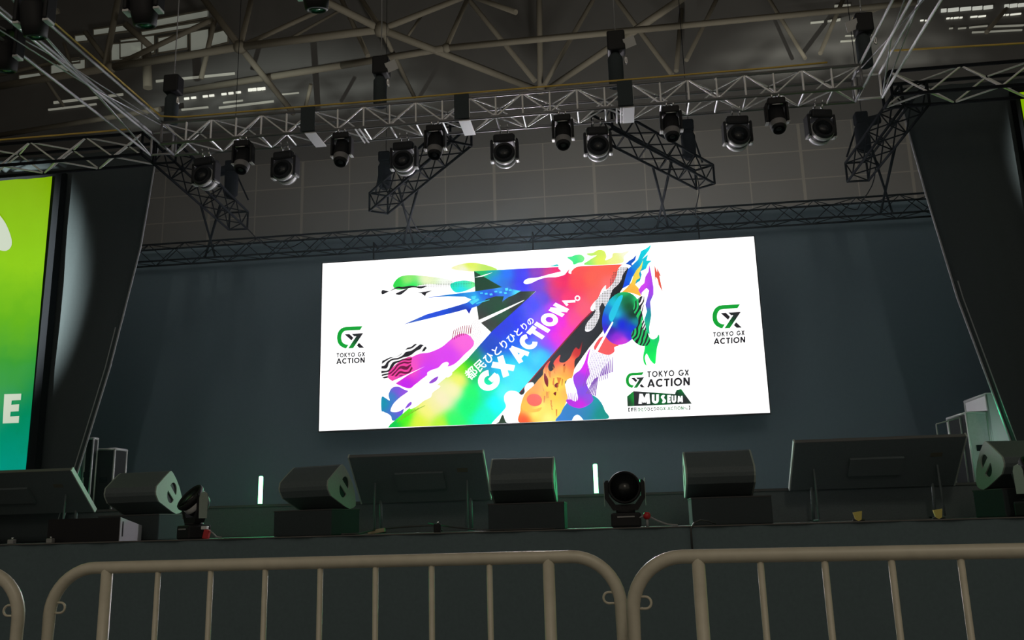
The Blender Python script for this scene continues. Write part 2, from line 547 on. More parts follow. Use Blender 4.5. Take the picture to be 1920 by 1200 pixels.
# ================================================================== TRUSSES
def truss(name, label, p0, p1, wdt, hgt, pitch, rc, rb, m_ch, m_br, cat='truss', group=None, rungs=False, ends=True):
    p0, p1 = Vector(p0), Vector(p1)
    L = (p1-p0).length
    d = (p1-p0).normalized()
    s = d.cross(Vector((0, 0, 1))).normalized()
    u = Vector((0, 0, 1))
    root = thing(name, label, cat, p0, 0, group)
    cs = [(-wdt/2, 0), (wdt/2, 0), (wdt/2, hgt), (-wdt/2, hgt)]
    C_ = [s*a+u*b_ for a, b_ in cs]
    for c in C_:
        MB().tube([p0+c, p1+c], rc, 10).build('chord', m_ch, root, p0)
    n = max(2, int(round(L/pitch)))
    for fidx in range(4):
        a, b_ = C_[fidx], C_[(fidx+1) % 4]
        for k in range(n):
            t0, t1 = L*k/n, L*(k+1)/n
            q0, q1 = (a, b_) if (k+fidx) % 2 == 0 else (b_, a)
            MB().tube([p0+q0+d*t0, p0+q1+d*t1], rb, 6, caps=False).build('brace', m_br, root, p0)
            if rungs and fidx in (0, 1) and k:
                MB().tube([p0+a+d*t0, p0+b_+d*t0], rb*1.25, 6, caps=False).build('rung', m_br, root, p0)
    if ends:
        for e in (p0, p1):
            for fidx in range(4):
                MB().tube([e+C_[fidx], e+C_[(fidx+1) % 4]], rc*.9, 8).build('end_bar', m_ch, root, p0)
    return root, C_, d, s

TZ, TY = 6.0, 10.0       # underside of the rig, front truss centre line
TW, TH = 0.36, 0.28
SX0, SX1 = -5.68, 3.12   # side truss centre lines
front, _, _, _ = truss('lighting_truss', 'silver box truss spanning above the stage front with the row of moving lights',
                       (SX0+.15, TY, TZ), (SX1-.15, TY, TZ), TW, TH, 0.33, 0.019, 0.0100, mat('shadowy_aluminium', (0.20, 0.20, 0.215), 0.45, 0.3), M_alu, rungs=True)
po = (SX0+.15, TY, TZ)
for x in (-3.58, -1.66, .30):
    g = MB()
    g.rbox(x-.07, x+.07, TY-TW/2-.03, TY+TW/2+.03, TZ-.034, TZ-.022, .003)
    g.build('splice_plate', M_white, front, po)
    MB().rbox(x-.12, x+.06, TY-TW/2-.05, TY-TW/2-.028, TZ-.01, TZ+TH+.03, .006).build('black_wrap', M_cloth, front, po)
for x in (-2.95, .22):
    MB().rbox(x-.02, x+.0, TY-TW/2-.03, TY+TW/2+.03, TZ-.03, TZ-.022, .002).rbox(x-.07, x-.05, TY-TW/2-.03, TY+TW/2+.03, TZ-.03, TZ-.022, .002).build('clamp_strip', M_white, front, po)
truss('lighting_truss', 'dark box truss continuing left of the stage corner above the lime banner', (-13, 10.25, TZ), (SX0-.25, 10.25, TZ), .34, .30, .4, .021, .012, M_blacksteel, M_alu)
truss('lighting_truss', 'dark box truss continuing right of the stage corner above the right drape', (SX1+.25, 10.25, TZ), (9, 10.25, TZ), .34, .30, .4, .021, .012, M_blacksteel, M_alu)
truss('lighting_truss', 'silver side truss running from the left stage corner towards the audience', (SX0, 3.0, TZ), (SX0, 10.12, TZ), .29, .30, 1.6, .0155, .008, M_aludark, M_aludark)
truss('lighting_truss', 'silver side truss running from the right stage corner towards the audience', (SX1, 3.0, TZ), (SX1, 10.12, TZ), .29, .30, 1.4, .0155, .008, M_alu, M_aludark)
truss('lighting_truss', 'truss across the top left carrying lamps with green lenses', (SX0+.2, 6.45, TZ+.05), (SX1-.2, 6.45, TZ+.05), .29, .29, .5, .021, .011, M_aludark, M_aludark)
fing = [((-5.76, 10.35), (-5.93, 13.05), 'black stub truss pointing upstage from the left corner of the rig'),
        ((-1.82, 10.45), (-3.52, 12.72), 'black stub truss slanting back to the left from the middle of the front truss'),
        ((-.02, 10.45), (1.43, 12.58), 'black stub truss slanting back to the right from the middle of the front truss'),
        ((3.72, 10.35), (3.64, 12.8), 'black stub truss pointing upstage beside the right drape')]
for (x0, y0), (x1, y1), lb in fing:
    t, C_, d, s = truss('stub_truss', lb, (x0, y0, TZ-.02), (x1, y1, TZ-.02), .30, .29, .27, .018, .0105, M_blacksteel, M_blacksteel)
    # crossed support legs from the stub down to the rear truss
    ex, ey = ((395, 452), (765, 428), (1240, 392), (1657, 358))[fing.index(((x0, y0), (x1, y1), lb))]
    def px_of(P):
        dd = P-EYE
        return 960+F_PX*dd.dot(RT)/dd.dot(FW)
    A0, A1 = Vector((x0, y0, TZ-.02)), Vector((x1, y1, TZ-.02))
    p = min((A0.lerp(A1, k/50) for k in range(20, 49)), key=lambda P: abs(px_of(P)-ex))
    e = at(ex, ey, 15.35)
    for sg in (-1, 1):
        pa = p+s*sg*.15
        pb = Vector((e.x-sg*.10, 15.36, 6.31))
        MB().tube([pa, pb], .020, 6).build('support_strut', M_blacksteel, t, (x0, y0, TZ-.02))
    # slack cable
    c0 = Vector((x0, y0, TZ)).lerp(Vector((x1, y1, TZ)), .82)+s*.12
    c1 = Vector((c0.x+.25, 15.3, 6.55))
    cb = MB().tube([c0+(c1-c0)*k/12+Vector((0.03*math.sin(k), 0, -.35*math.sin(math.pi*k/12))) for k in range(13)], .008, 6)
    tag(cb.build('power_cable', M_blacksteel, None, c0), 'thin black cable sagging below the %s' % ('first', 'second', 'third', 'fourth')[fing.index(((x0, y0), (x1, y1), lb))]+' stub truss from the left', 'cable')
truss('rear_truss', 'dark lattice truss along the top of the black backdrop', (-10.2, 15.5, 6.3), (7.2, 15.5, 6.3), .3, .33, .36, .018, .008, M_blacksteel, M_blacksteel)

# yellow cable along the rig
def cable(name, label, pts, r, m_, cat='cable', group=None):
    o = MB().tube(pts, r, 6).build(name, m_, None, pts[0])
    return tag(o, label, cat, group)
yc = [Vector((SX0+.18, y, TZ+TH+.045)) for y in (4.0, 6, 8, 9.3, 9.72)]+[Vector((x, 9.78, TZ+TH+.04+.006*math.sin(x*3))) for x in (-5.3, -5, -4, -3, -2, -1, 0, 1, 2, 2.6)]
cable('yellow_cable', 'yellow cable laid along the top of the front and left side trusses', yc, .011, M_yellow)
cable('yellow_cable', 'yellow cable on the truss top at the far left above the lime banner', [(-13, 10.05, TZ+.36), (-9, 10.05, TZ+.35), (-6.1, 10.05, TZ+.35)], .012, M_yellow)
cable('yellow_cable', 'yellow cable on the truss top at the far right corner', [(3.4, 10.05, TZ+.55), (5, 10.05, TZ+.50), (8.5, 10.05, TZ+.45)], .012, M_yellow)

# chain hoists over the front truss
def hoist(label, x, y, z, top=14.0, tagm=M_white, size=1.0, tagd=1, tz=0):
    r = thing('chain_hoist', label, 'hoist', (x, y, z))
    o = (x, y, z)
    k = size
    MB().rbox(x-.10*k, x+.10*k, y-.09*k, y+.09*k, z+.42*k, z+.66*k, .02).build('motor_body', M_black, r, o)
    MB().lathe([(.05, 0), (.085, .02), (.085, .36), (.05, .42)], Matrix.Translation((x-.02, y+.02, z))@Matrix.Scale(k, 4), 14).build('chain_bag', M_cloth, r, o)
    MB().tube([(x, y, z+.6*k), (x, y, top)], .007, 6).build('chain', M_greycable, r, o)
    MB().tube([(x+.10*k+.012*math.cos(t), y-.05, z+.30*k+.05*math.sin(t)) for t in [i*2*math.pi/10 for i in range(10)]], .01, 6, closed=True).build('hook', M_chrome, r, o)
    if tagd:
        Mx = Matrix.Translation((x+.15*k*tagd, y-.08, z+.50*k+tz))@Matrix.Rotation(R(-20), 4, 'Y')@Matrix.Rotation(R(35), 4, 'X')
        MB().box(-.07, .07, -.005, .005, -.06, .06, Mx).build('name_plate', tagm, r, o)
    return r
hoist('black chain hoist with a white plate above the left half of the front truss', -2.73, 9.95, TZ+.32)
hoist('black chain hoist with a white plate above the right half of the front truss', .20, 9.95, TZ+.32, size=1.08)
hoist('black chain hoist over the left corner of the rig', SX0+.2, 9.95, TZ+.32, tagd=0)
hoist('chain hoist with a pale plate over the right corner of the rig', SX1-.02, 9.95, TZ+.32, tagd=-1)
for (x, y), lb, sg in (((-5.80, 12.45), 'first stub truss from the left', 1), ((-3.38, 12.55), 'second stub truss from the left', -1), ((1.20, 12.26), 'third stub truss from the left', 1), ((3.68, 12.45), 'stub truss beside the right drape', -1)):
    z = TZ+.285
    r = thing('chain_hoist', 'black upright hoist standing on the '+lb, 'hoist', (x, y, z))
    o = (x, y, z)
    MB().lathe([(.055, 0), (.10, .05), (.105, .36), (.08, .42)], Matrix.Translation((x, y, z)), 14).build('chain_bag', M_blacksteel, r, o)
    MB().rbox(x-.09, x+.09, y-.085, y+.085, z+.43, z+.60, .025).lathe([(.001, -.13), (.07, -.13), (.075, .0), (.07, .13), (.001, .13)], Matrix.Translation((x-sg*.13, y, z+.46))@rot_to((1, 0, .25)), 14).build('motor_body', M_blacksteel, r, o)
    MB().tube([(x+.02, y, z+.58), (x+.02, y, 14.2)], .005, 6).build('chain', M_blacksteel, r, o)
    MB().tube([(x+sg*.08, y+.03, z+.36), (x+sg*.20, y+.20, z+.02)], .014, 6).build('brace', M_blacksteel, r, o)

# ================================================================== MOVING LIGHTS ON THE FRONT TRUSS
def wash_head(label, loc, tilt=4, pan=0):
    r = thing('wash_light', label, 'stage light', loc, R(pan), 'wash moving lights on the front truss')
    for sx in (-.045, .045):
        MB().tube([(sx, 0, .025), (sx, .028, .0), (sx, 0, -.03), (sx, -.028, 0), (sx, 0, .025)], .009, 6).tube([(sx, 0, -.03), (sx, 0, -.085)], .011, 8).tube([(sx, -.02, .02), (sx, -.05, .06)], .008, 6).build('clamp', M_chrome, r)
    MB().rbox(-.13, .13, -.10, .10, -.185, -.075, .025).build('base', M_black, r)
    for sx in (-1, 1):
        MB().tube([(sx*.132, -.06+.045*math.cos(a), -.13+.045*math.sin(a)) for a in [i*math.pi/6-1.6 for i in range(7)]], .007, 6).build('handle', M_chrome, r)
        ya = MB().rbox(sx*.155-.017, sx*.155+.017, -.075, .075, -.40, -.13, .02).build('yoke_arm', M_black, r)
        MB().rbox(sx*.156-.022, sx*.156+.022, -.05, .05, -.415, -.398, .012).build('yoke_tip', M_white, ya)
    Mx = Matrix.Translation((0, 0, -.335))@rot_to((0, -math.cos(R(tilt)), -math.sin(R(tilt))))
    hd = MB().lathe([(.001, -.16), (.06, -.155), (.105, -.13), (.126, -.09), (.134, -.08), (.134, .075), (.130, .105), (.124, .112), (.117, .105), (.001, .100)], Mx, 28).build('head', M_black, r)
    for a, b_ in ((-.078, -.018), (.018, .074)):
        MB().lathe([(.1345, a), (.1375, a+.006), (.1375, b_-.006), (.1345, b_)], Mx, 28).build('white_band', M_white, hd)  # pale bands imitate the screen's light on the black housing
    MB().lathe([(.001, .106), (.113, .104)], Mx, 28).build('lens', M_lens, hd)
    return r
ordn = ['leftmost', 'second from left', 'third from left', 'middle', 'third from right', 'second from right', 'rightmost']
first = None
for i, px in enumerate((392, 543, 763, 946, 1119, 1380, 1536)):
    py = (292, 285, 268, 247, 234, 206, 193)[i]
    x = atz(px, py, TZ-.02).x
    lb = 'white-banded black wash light, %s of seven under the front truss' % ordn[i]
    loc = (x, TY+TW/2, TZ-.022)
    pan = (-9, -7, -2, 1, 3, 6, 12)[i]
    first = wash_head(lb, loc, -9, pan) if i == 0 else dup(first, loc, R(pan), lb)

def spot_head(label, loc, pan=0):
    r = thing('spot_light', label, 'stage light', loc, R(pan), 'narrow spot moving lights on the front truss')
    for sx in (-.04, .04):
        MB().tube([(sx, 0, .025), (sx, .028, 0), (sx, 0, -.03), (sx, -.028, 0), (sx, 0, .025)], .008, 6).tube([(sx, 0, -.03), (sx, 0, -.06)], .01, 8).build('clamp', M_chrome, r)
    MB().rbox(-.10, .10, -.09, .09, -.135, -.05, .018).build('base', M_black, r)
    MB().tube([(-.06, -.1, -.15), (.06, -.1, -.15)], .006, 6).build('handle', M_chrome, r)
    for sx in (-1, 1):
        ya = MB().rbox(sx*.115-.014, sx*.115+.014, -.065, .065, -.335, -.10, .015).build('yoke_arm', M_black, r)
        MB().rbox(sx*.117-.020, sx*.117+.020, -.045, .045, -.348, -.335, .006).build('yoke_tip', M_white, ya)
    Mx = Matrix.Translation((0, 0.0, -.30))@rot_to((0, -.38, -.92))
    hd = MB().lathe([(.001, -.17), (.07, -.165), (.094, -.14), (.097, .03), (.095, .06), (.086, .13), (.070, .168), (.066, .168), (.062, .158), (.001, .15)], Mx, 24).build('head', M_black, r)
    MB().lathe([(.0955, .058), (.0965, .062), (.0935, .085), (.0875, .128), (.086, .132)], Mx, 24).build('pale_collar', mat('pale_collar_paint', (0.22, 0.215, 0.225), 0.5) if 'pale_collar_paint' not in bpy.data.materials else bpy.data.materials['pale_collar_paint'], hd)  # pale ring colours in the screen-lit rear of the lens shroud
    MB().lathe([(.001, .160), (.062, .158)], Mx, 24).build('lens', M_lens, hd)
    return r
first = None
ordn = ['leftmost', 'second from left', 'third from left', 'third from right', 'second from right', 'rightmost']
for i, px in enumerate((462, 645, 817, 1054, 1256, 1455)):
    py = (264, 249, 233, 212, 192, 173)[i]
    x = atz(px, py, TZ-.02).x
    lb = 'slim black spot light, %s of six on the front truss' % ordn[i]
    loc = (x, TY-TW/2, TZ-.022)
    first = spot_head(lb, loc) if i == 0 else dup(first, loc, 0, lb)

# lamps hanging nearer the camera, top left
def near_head(label, px, py, Y, size=1.0):
    z = TZ+.03
    x = at(px, py, Y).x
    zb = at(px, py, Y).z
    r = thing('spot_light', label, 'stage light', (x, Y, z), 0, 'green lensed lamps on the near truss')
    o = (x, Y, z)
    MB().rbox(x-.13, x+.13, Y-.1, Y+.1, zb+.30, zb+.42, .02).build('base', M_black, r, o)
    MB().tube([(x, Y, zb+.42), (x, Y, z)], .02, 8).build('clamp', M_black, r, o)
    for sx in (-1, 1):
        ya = MB().rbox(x+sx*.14-.02, x+sx*.14+.02, Y-.07, Y+.07, zb+.05, zb+.34, .015).build('yoke_arm', M_black, r, o)
        MB().rbox(x+sx*.14-.028, x+sx*.14+.028, Y-.05, Y+.05, zb+.03, zb+.055, .006).build('yoke_tip', M_white, ya, o)
    Mx = Matrix.Translation((x, Y, zb+.10))@rot_to((0, .25, -.97))
    hd = MB().lathe([(.001, -.16), (.08, -.15), (.11, -.1), (.11, .08), (.095, .17), (.075, .18), (.07, .165), (.001, .165)], Mx, 20).build('head', M_black, r, o)
    MB().lathe([(.001, .172), (.066, .168)], Mx, 20).build('lens', M_greenlens, hd, o)
    return r
near_head('black lamp with green lens at the upper left, right of the side truss', 268, 30, 6.5)
near_head('black lamp with a green glinting lens hanging in front of the left side truss', 62, 52, 6.5)
near_head('black lamp with a round teal lens at the top edge left of the roof node', 591, 0, 6.5)
near_head('black lamp with pale yoke tips at the left picture edge', 8, 118, 7.4)

# ================================================================== LED SCREEN
SD = 15.0
c00, c10, c11, c01 = at(598, 808, SD), at(1442, 774, SD), at(1415, 441, SD), at(605, 496, SD)
X0, X1 = (c00.x+c01.x)/2, (c10.x+c11.x)/2
Z0, Z1 = (c00.z+c10.z)/2, (c01.z+c11.z)/2
SO = Vector(((X0+X1)/2, SD+.05, RZ))
scr = thing('led_screen', 'large glowing white LED video wall with a rainbow arrow graphic on the backdrop', 'screen', SO)
MB().box(X0-.02, X1+.02, SD+.012, SD+.14, Z0-.02, Z1+.02).build('cabinet', M_black, scr, SO)
W_STR = 1.4
A_STR = 1.0
PANEL = MB().box(X0, X1, SD, SD+.011, Z0, Z1).build('white_panel', emat('screen_white', (1, 1, 1), W_STR), scr, SO)
for k in range(3):
    xx = X0+.9+(X1-X0-1.8)*k/2
    MB().box(xx-.012, xx+.012, SD+.15, SD+.17, Z1-.5, 6.325).box(xx-.012, xx+.012, SD+.15, 15.42, 6.28, 6.32).build('hanging_bar', M_blacksteel, scr, SO)
LAY = [0]
def lay():
    LAY[0] += 1
    return SD-0.002-0.0008*LAY[0]

def cr(pts, n=6):
    """closed Catmull-Rom through pixel points"""
    out = []
    N = len(pts)
    for i in range(N):
        p0, p1, p2, p3 = (Vector((*pts[(i+k-1) % N][:2], 0)) for k in range(4))
        for j in range(n):
            t = j/n
            q = 0.5*((2*p1)+(p2-p0)*t+(2*p0-5*p1+4*p2-p3)*t*t+(3*p1-p0-3*p2+p3)*t**3)
            out.append((q.x, q.y))
    return out

def art_mesh(polys, name, material, stops=None, Y=None, sub_px=None, eps=30, pw=1.6):
    Y = lay() if Y is None else Y
    bm = bmesh.new()
    for poly in polys:
        tri = tessellate_polygon([[Vector((x, y, 0)) for x, y in poly]])
        vv = [bm.verts.new((x, y, 0)) for x, y in poly]
        for t in tri:
            try:
                bm.faces.new([vv[i] for i in t])
            except ValueError:
                pass
    if stops:
        L = sub_px or 9.0
        for it in range(7):
            es = [e for e in bm.edges if e.calc_length() > L]
            if not es:
                break
            bmesh.ops.subdivide_edges(bm, edges=es, cuts=1, use_grid_fill=False)
            bmesh.ops.triangulate(bm, faces=[f for f in bm.faces if len(f.verts) > 3])
    cols = []
    if stops:
        lay_ = bm.verts.layers.float_color.new('Col')
        for v in bm.verts:
            acc, ws = Vector((0, 0, 0)), 0
            for sx, sy, c in stops:
                d2 = (v.co.x-sx)**2+(v.co.y-sy)**2
                wgt = 1/(d2+eps)**pw
                acc += Vector((c[0], c[1], c[2]))*wgt
                ws += wgt
            acc /= ws
            v[lay_] = (s2l(acc.x/255), s2l(acc.y/255), s2l(acc.z/255), 1)
    for v in bm.verts:
        q = at(v.co.x, v.co.y, SD)
        v.co = Vector((min(max(q.x, X0), X1), Y, min(max(q.z, Z0), Z1)))-SO
    bmesh.ops.recalc_face_normals(bm, faces=bm.faces)
    me = bpy.data.meshes.new(name)
    bm.to_mesh(me)
    bm.free()
    me.materials.append(material)
    o = bpy.data.objects.new(name, me)
    COL.objects.link(o)
    o.parent = PANEL
    return o

def gradmat():
    mm = bpy.data.materials.new('screen_gradient')
    mm.use_nodes = True
    nt = mm.node_tree
    nt.nodes.clear()
    a = nt.nodes.new('ShaderNodeAttribute')
    a.attribute_name = 'Col'
    e = nt.nodes.new('ShaderNodeEmission')
    e.inputs['Strength'].default_value = A_STR
    o = nt.nodes.new('ShaderNodeOutputMaterial')
    nt.links.new(a.outputs['Color'], e.inputs['Color'])
    nt.links.new(e.outputs[0], o.inputs['Surface'])
    return mm
M_grad = gradmat()
_ec = {}
def E(r, g, b_):
    k = (r, g, b_)
    if k not in _ec:
        _ec[k] = emat('screen_colour', rgb(*k), W_STR if k == (255, 255, 255) else A_STR)
    return _ec[k]
WHITE, INK = (255, 255, 255), (30, 24, 28)
def wavemat(ca, cb, scale, dist, rotdeg=20, thresh=.5):
    mm = bpy.data.materials.new('screen_stripes')
    mm.use_nodes = True
    nt = mm.node_tree
    nt.nodes.clear()
    tc = nt.nodes.new('ShaderNodeTexCoord')
    mp = nt.nodes.new('ShaderNodeMapping')
    mp.inputs['Rotation'].default_value = (0, R(rotdeg), 0)
    nt.links.new(tc.outputs['Object'], mp.inputs[0])
    wv = nt.nodes.new('ShaderNodeTexWave')
    wv.bands_direction = 'Z'
    wv.inputs['Scale'].default_value = scale
    wv.inputs['Distortion'].default_value = dist
    wv.inputs['Detail'].default_value = 0
    wv.inputs['Detail Scale'].default_value = 1.2
    nt.links.new(mp.outputs[0], wv.inputs[0])
    gt = nt.nodes.new('ShaderNodeMath')
    gt.operation = 'GREATER_THAN'
    gt.inputs[1].default_value = thresh
    nt.links.new(wv.outputs['Fac'], gt.inputs[0])
    mx = nt.nodes.new('ShaderNodeMix')
    mx.data_type = 'RGBA'
    nt.links.new(gt.outputs[0], mx.inputs['Factor'])
    mx.inputs['A'].default_value = rgb(*ca)
    mx.inputs['B'].default_value = rgb(*cb)
    e = nt.nodes.new('ShaderNodeEmission')
    e.inputs['Strength'].default_value = A_STR
    o = nt.nodes.new('ShaderNodeOutputMaterial')
    nt.links.new(mx.outputs['Result'], e.inputs['Color'])
    nt.links.new(e.outputs[0], o.inputs['Surface'])
    return mm

def flat(name, pts, c, smooth=True):
    return art_mesh([cr(pts) if smooth else pts], name, E(*c))
def grad(name, pts, stops, smooth=True, sub_px=None, **kw):
    return art_mesh([cr(pts) if smooth else pts], name, M_grad, stops, None, sub_px, **kw)

# --- clouds and halftone ribbons, upper left
grad('cloud_graphic', [(737, 535), (747, 521), (765, 516), (800, 518), (845, 525), (845, 534), (800, 533), (765, 541), (745, 543)],
     [(745, 532, (40, 220, 70)), (765, 525, (150, 240, 110)), (800, 522, (240, 250, 200)), (840, 530, (250, 255, 245)), (770, 538, (30, 235, 90))])
grad('cloud_graphic', [(846, 503), (865, 495), (890, 493), (915, 498), (932, 506), (900, 509), (868, 508)],
     [(850, 500, (250, 250, 190)), (880, 496, (225, 245, 80)), (915, 501, (190, 235, 90)), (870, 507, (250, 250, 225))])
grad('cloud_graphic', [(845, 533), (868, 526), (890, 530), (891, 537), (868, 547), (852, 547)],
     [(848, 535, (20, 235, 200)), (865, 545, (20, 225, 245)), (888, 530, (130, 250, 150)), (875, 530, (60, 240, 190))])
def halftone(name, region, step, size, c):
    polys = []
    (xa, ya), (xb, yb), fn = region
    y = ya
    while y < yb:
        x = xa
        while x < xb:
            k = fn(x, y)
            if k > 0.15:
                h = size*k/2
                polys.append([(x-h, y-h), (x+h, y-h), (x+h, y+h), (x-h, y+h)])
            x += step
        y += step
    return tag(art_mesh(polys, name, E(*c)), kind='stuff')
flat('ribbon_graphic', [(717, 544), (730, 546), (745, 541), (758, 542), (775, 539), (790, 541), (800, 536), (785, 537), (770, 536), (755, 538), (745, 538), (732, 545), (717, 552)], INK)
flat('ribbon_graphic', [(742, 551), (752, 546), (765, 541), (758, 548), (750, 553)], INK)
flat('ribbon_graphic', [(783, 549), (797, 547), (810, 545), (800, 550), (797, 555), (790, 550)], INK)
halftone('halftone_graphic', ((785, 525), (890, 546), lambda x, y: max(0, .95-abs(y-(537-(x-785)*.06))/11)*(.55 if x < 860 else .5)), 3.1, 3.0, INK)

# --- left hills
art_mesh([cr([(717, 677), (728, 671), (745, 668), (758, 658), (768, 649), (782, 645), (796, 648), (800, 656), (785, 662), (772, 668), (775, 685), (770, 697), (752, 703), (735, 706), (717, 708)])], 'zebra_hill', wavemat(WHITE, INK, 4.6, 7.0, 25, .48))
grad('pink_hill', [(727, 706), (740, 692), (757, 678), (785, 664), (805, 661), (828, 651), (845, 637), (860, 627), (874, 626), (886, 635), (888, 648), (872, 664), (850, 684), (820, 692), (790, 712), (770, 728), (748, 722), (738, 716)],
     [(735, 705, (250, 70, 170)), (770, 690, (250, 80, 200)), (870, 640, (255, 100, 225)), (840, 670, (225, 60, 245)), (760, 722, (200, 20, 240)), (800, 700, (215, 50, 250))])
art_mesh([cr([(728, 700), (742, 684), (760, 672), (772, 670), (771, 684), (774, 694), (760, 703), (742, 706)])], 'zebra_hill', wavemat((240, 60, 160), (110, 0, 60), 4.6, 7.0, 25, .48))
flat('white_streak', [(733, 716), (760, 704), (797, 687), (766, 703), (739, 721)], WHITE, False)
art_mesh([[(847+i*4.3, 638-abs(i-1)*1.0-(5 if i > 4 else i*1.3)), (848.6+i*4.3, 638-abs(i-1)*1.0-(5 if i > 4 else i*1.3)), (852.6+i*4.0, 612-i*.3+(6-i*1.5 if i < 4 else 0)), (851.2+i*4.0, 612-i*.3+(6-i*1.5 if i < 4 else 0))] for i in range(9)], 'stripe_graphic', E(170, 60, 90))
rings = []
for k in range(7):
    rr = 24-k*3.2
    for a in range(95, 250, 12):
        a0, a1 = R(a), R(a+12)
        cx_, cy_ = 905, 622
        rings.append([(cx_+rr*math.cos(a0), cy_+rr*math.sin(a0)*1.05), (cx_+rr*math.cos(a1), cy_+rr*math.sin(a1)*1.05), (cx_+(rr-.8)*math.cos(a1), cy_+(rr-.8)*math.sin(a1)*1.05), (cx_+(rr-.8)*math.cos(a0), cy_+(rr-.8)*math.sin(a0)*1.05)])
art_mesh(rings, 'ring_graphic', E(190, 175, 178))
grad('blue_hill', [(716, 745), (724, 747), (731, 751), (729, 740), (735, 728), (746, 725), (757, 730), (768, 737), (760, 760), (752, 782), (737, 789), (733, 780), (724, 774), (716, 772)],
     [(718, 755, (10, 150, 180)), (735, 745, (60, 130, 205)), (755, 735, (150, 80, 230)), (750, 770, (110, 90, 225)), (735, 785, (60, 120, 200)), (745, 730, (120, 90, 220))])

# --- the dark inner wedge of the arrow, the arrow itself
grad('arrow_shade', [(889, 509), (955, 543), (1005, 546), (922, 624), (898, 602), (892, 560)],
     [(890, 515, (0, 55, 15)), (940, 550, (0, 62, 22)), (945, 585, (0, 72, 28)), (990, 552, (8, 4, 6)), (965, 580, (20, 14, 16)), (950, 590, (2, 66, 26)), (905, 608, (52, 48, 34)), (925, 618, (45, 58, 40))], False)
ARW = [(889, 509), (1000, 503), (1100, 499), (1173, 496), (1160, 522), (1147, 537), (1110, 583), (1090, 603), (1020, 683), (975, 735), (943, 773), (925, 795), (725, 802), (800, 738), (850, 697), (877, 673), (922, 622), (1005, 546.5), (970, 547), (940, 538)]
grad('arrow_graphic', ARW,
     [(732, 798, (0, 205, 80)), (760, 780, (70, 250, 20)), (785, 790, (225, 250, 60)), (800, 770, (252, 250, 130)), (828, 750, (255, 245, 200)), (850, 730, (255, 250, 190)), (862, 712, (252, 250, 110)), (830, 795, (190, 250, 50)), (815, 760, (250, 245, 170)),
      (868, 690, (150, 250, 0)), (880, 682, (40, 220, 20)), (848, 790, (40, 255, 110)), (880, 762, (0, 255, 120)), (887, 735, (20, 255, 110)), (890, 702, (0, 205, 110)), (885, 672, (0, 130, 110)), (910, 730, (0, 240, 180)),
      (905, 780, (0, 255, 205)), (930, 755, (0, 255, 255)), (945, 742, (90, 250, 255)), (955, 700, (70, 235, 255)), (940, 690, (0, 200, 245)), (970, 712, (60, 240, 255)), (915, 680, (0, 150, 220)),
      (920, 650, (0, 60, 200)), (945, 620, (0, 30, 225)), (970, 590, (0, 20, 240)), (960, 640, (0, 90, 240)), (990, 665, (0, 200, 250)), (1010, 665, (20, 210, 255)), (1003, 650, (60, 120, 250)), (985, 625, (40, 40, 250)), (1000, 575, (40, 0, 245)),
      (1020, 640, (140, 60, 250)), (1040, 630, (240, 0, 230)), (1025, 615, (190, 30, 250)), (1015, 590, (110, 40, 250)), (1035, 580, (200, 10, 240)), (1050, 605, (250, 0, 225)), (1060, 625, (255, 40, 190)), (1020, 560, (80, 0, 230)),
      (1075, 600, (255, 70, 150)), (1095, 580, (255, 90, 120)), (1065, 560, (255, 40, 110)), (1050, 530, (245, 0, 90)), (1040, 550, (225, 0, 130)), (1030, 515, (225, 0, 130)), (1045, 508, (250, 0, 100)), (1005, 508, (140, 0, 190)), (1010, 530, (110, 0, 210)),
      (980, 512, (50, 30, 240)), (975, 535, (30, 10, 245)), (950, 515, (0, 110, 245)), (930, 522, (0, 140, 240)), (945, 535, (10, 110, 220)), (905, 512, (20, 190, 90)), (925, 510, (0, 170, 160)), (960, 542, (40, 80, 225)),
      (1080, 530, (255, 70, 80)), (1110, 520, (255, 95, 75)), (1140, 505, (255, 95, 75)), (1165, 500, (255, 95, 75)), (1145, 530, (255, 110, 110)), (1120, 560, (255, 95, 95)), (1085, 505, (255, 80, 75))], False, 6, eps=190, pw=2.6)
art_mesh([[(745+i*6.5, 792-i*4.2), (746+i*6.5, 792.4-i*4.2), (762+i*6, 774-i*2.2), (761+i*6, 773.6-i*2.2)] for i in range(7)], 'fur_lines', E(130, 190, 30))
# black band at the right of the arrow
grad('arrow_side', [(1173, 496), (1179, 506), (1168, 540), (1150, 568), (1133, 597), (1130, 622), (1105, 652), (1082, 684), (1060, 720), (1030, 760), (1000, 795), (925, 795), (943, 773), (975, 735), (1020, 683), (1090, 603), (1110, 583), (1147, 537), (1160, 522)],
     [(1170, 505, (14, 4, 8)), (1110, 600, (34, 30, 34)), (1040, 690, (40, 34, 36)), (950, 780, (40, 62, 40)), (980, 740, (44, 44, 42))], False)
art_mesh([[(1147, 537), (1110, 583), (1090, 603), (1020, 683), (975, 735), (976.5, 736), (1022, 684), (1092, 604.5), (1112, 584.5), (1148.5, 538.5)]], 'arrow_edge', E(150, 0, 30))

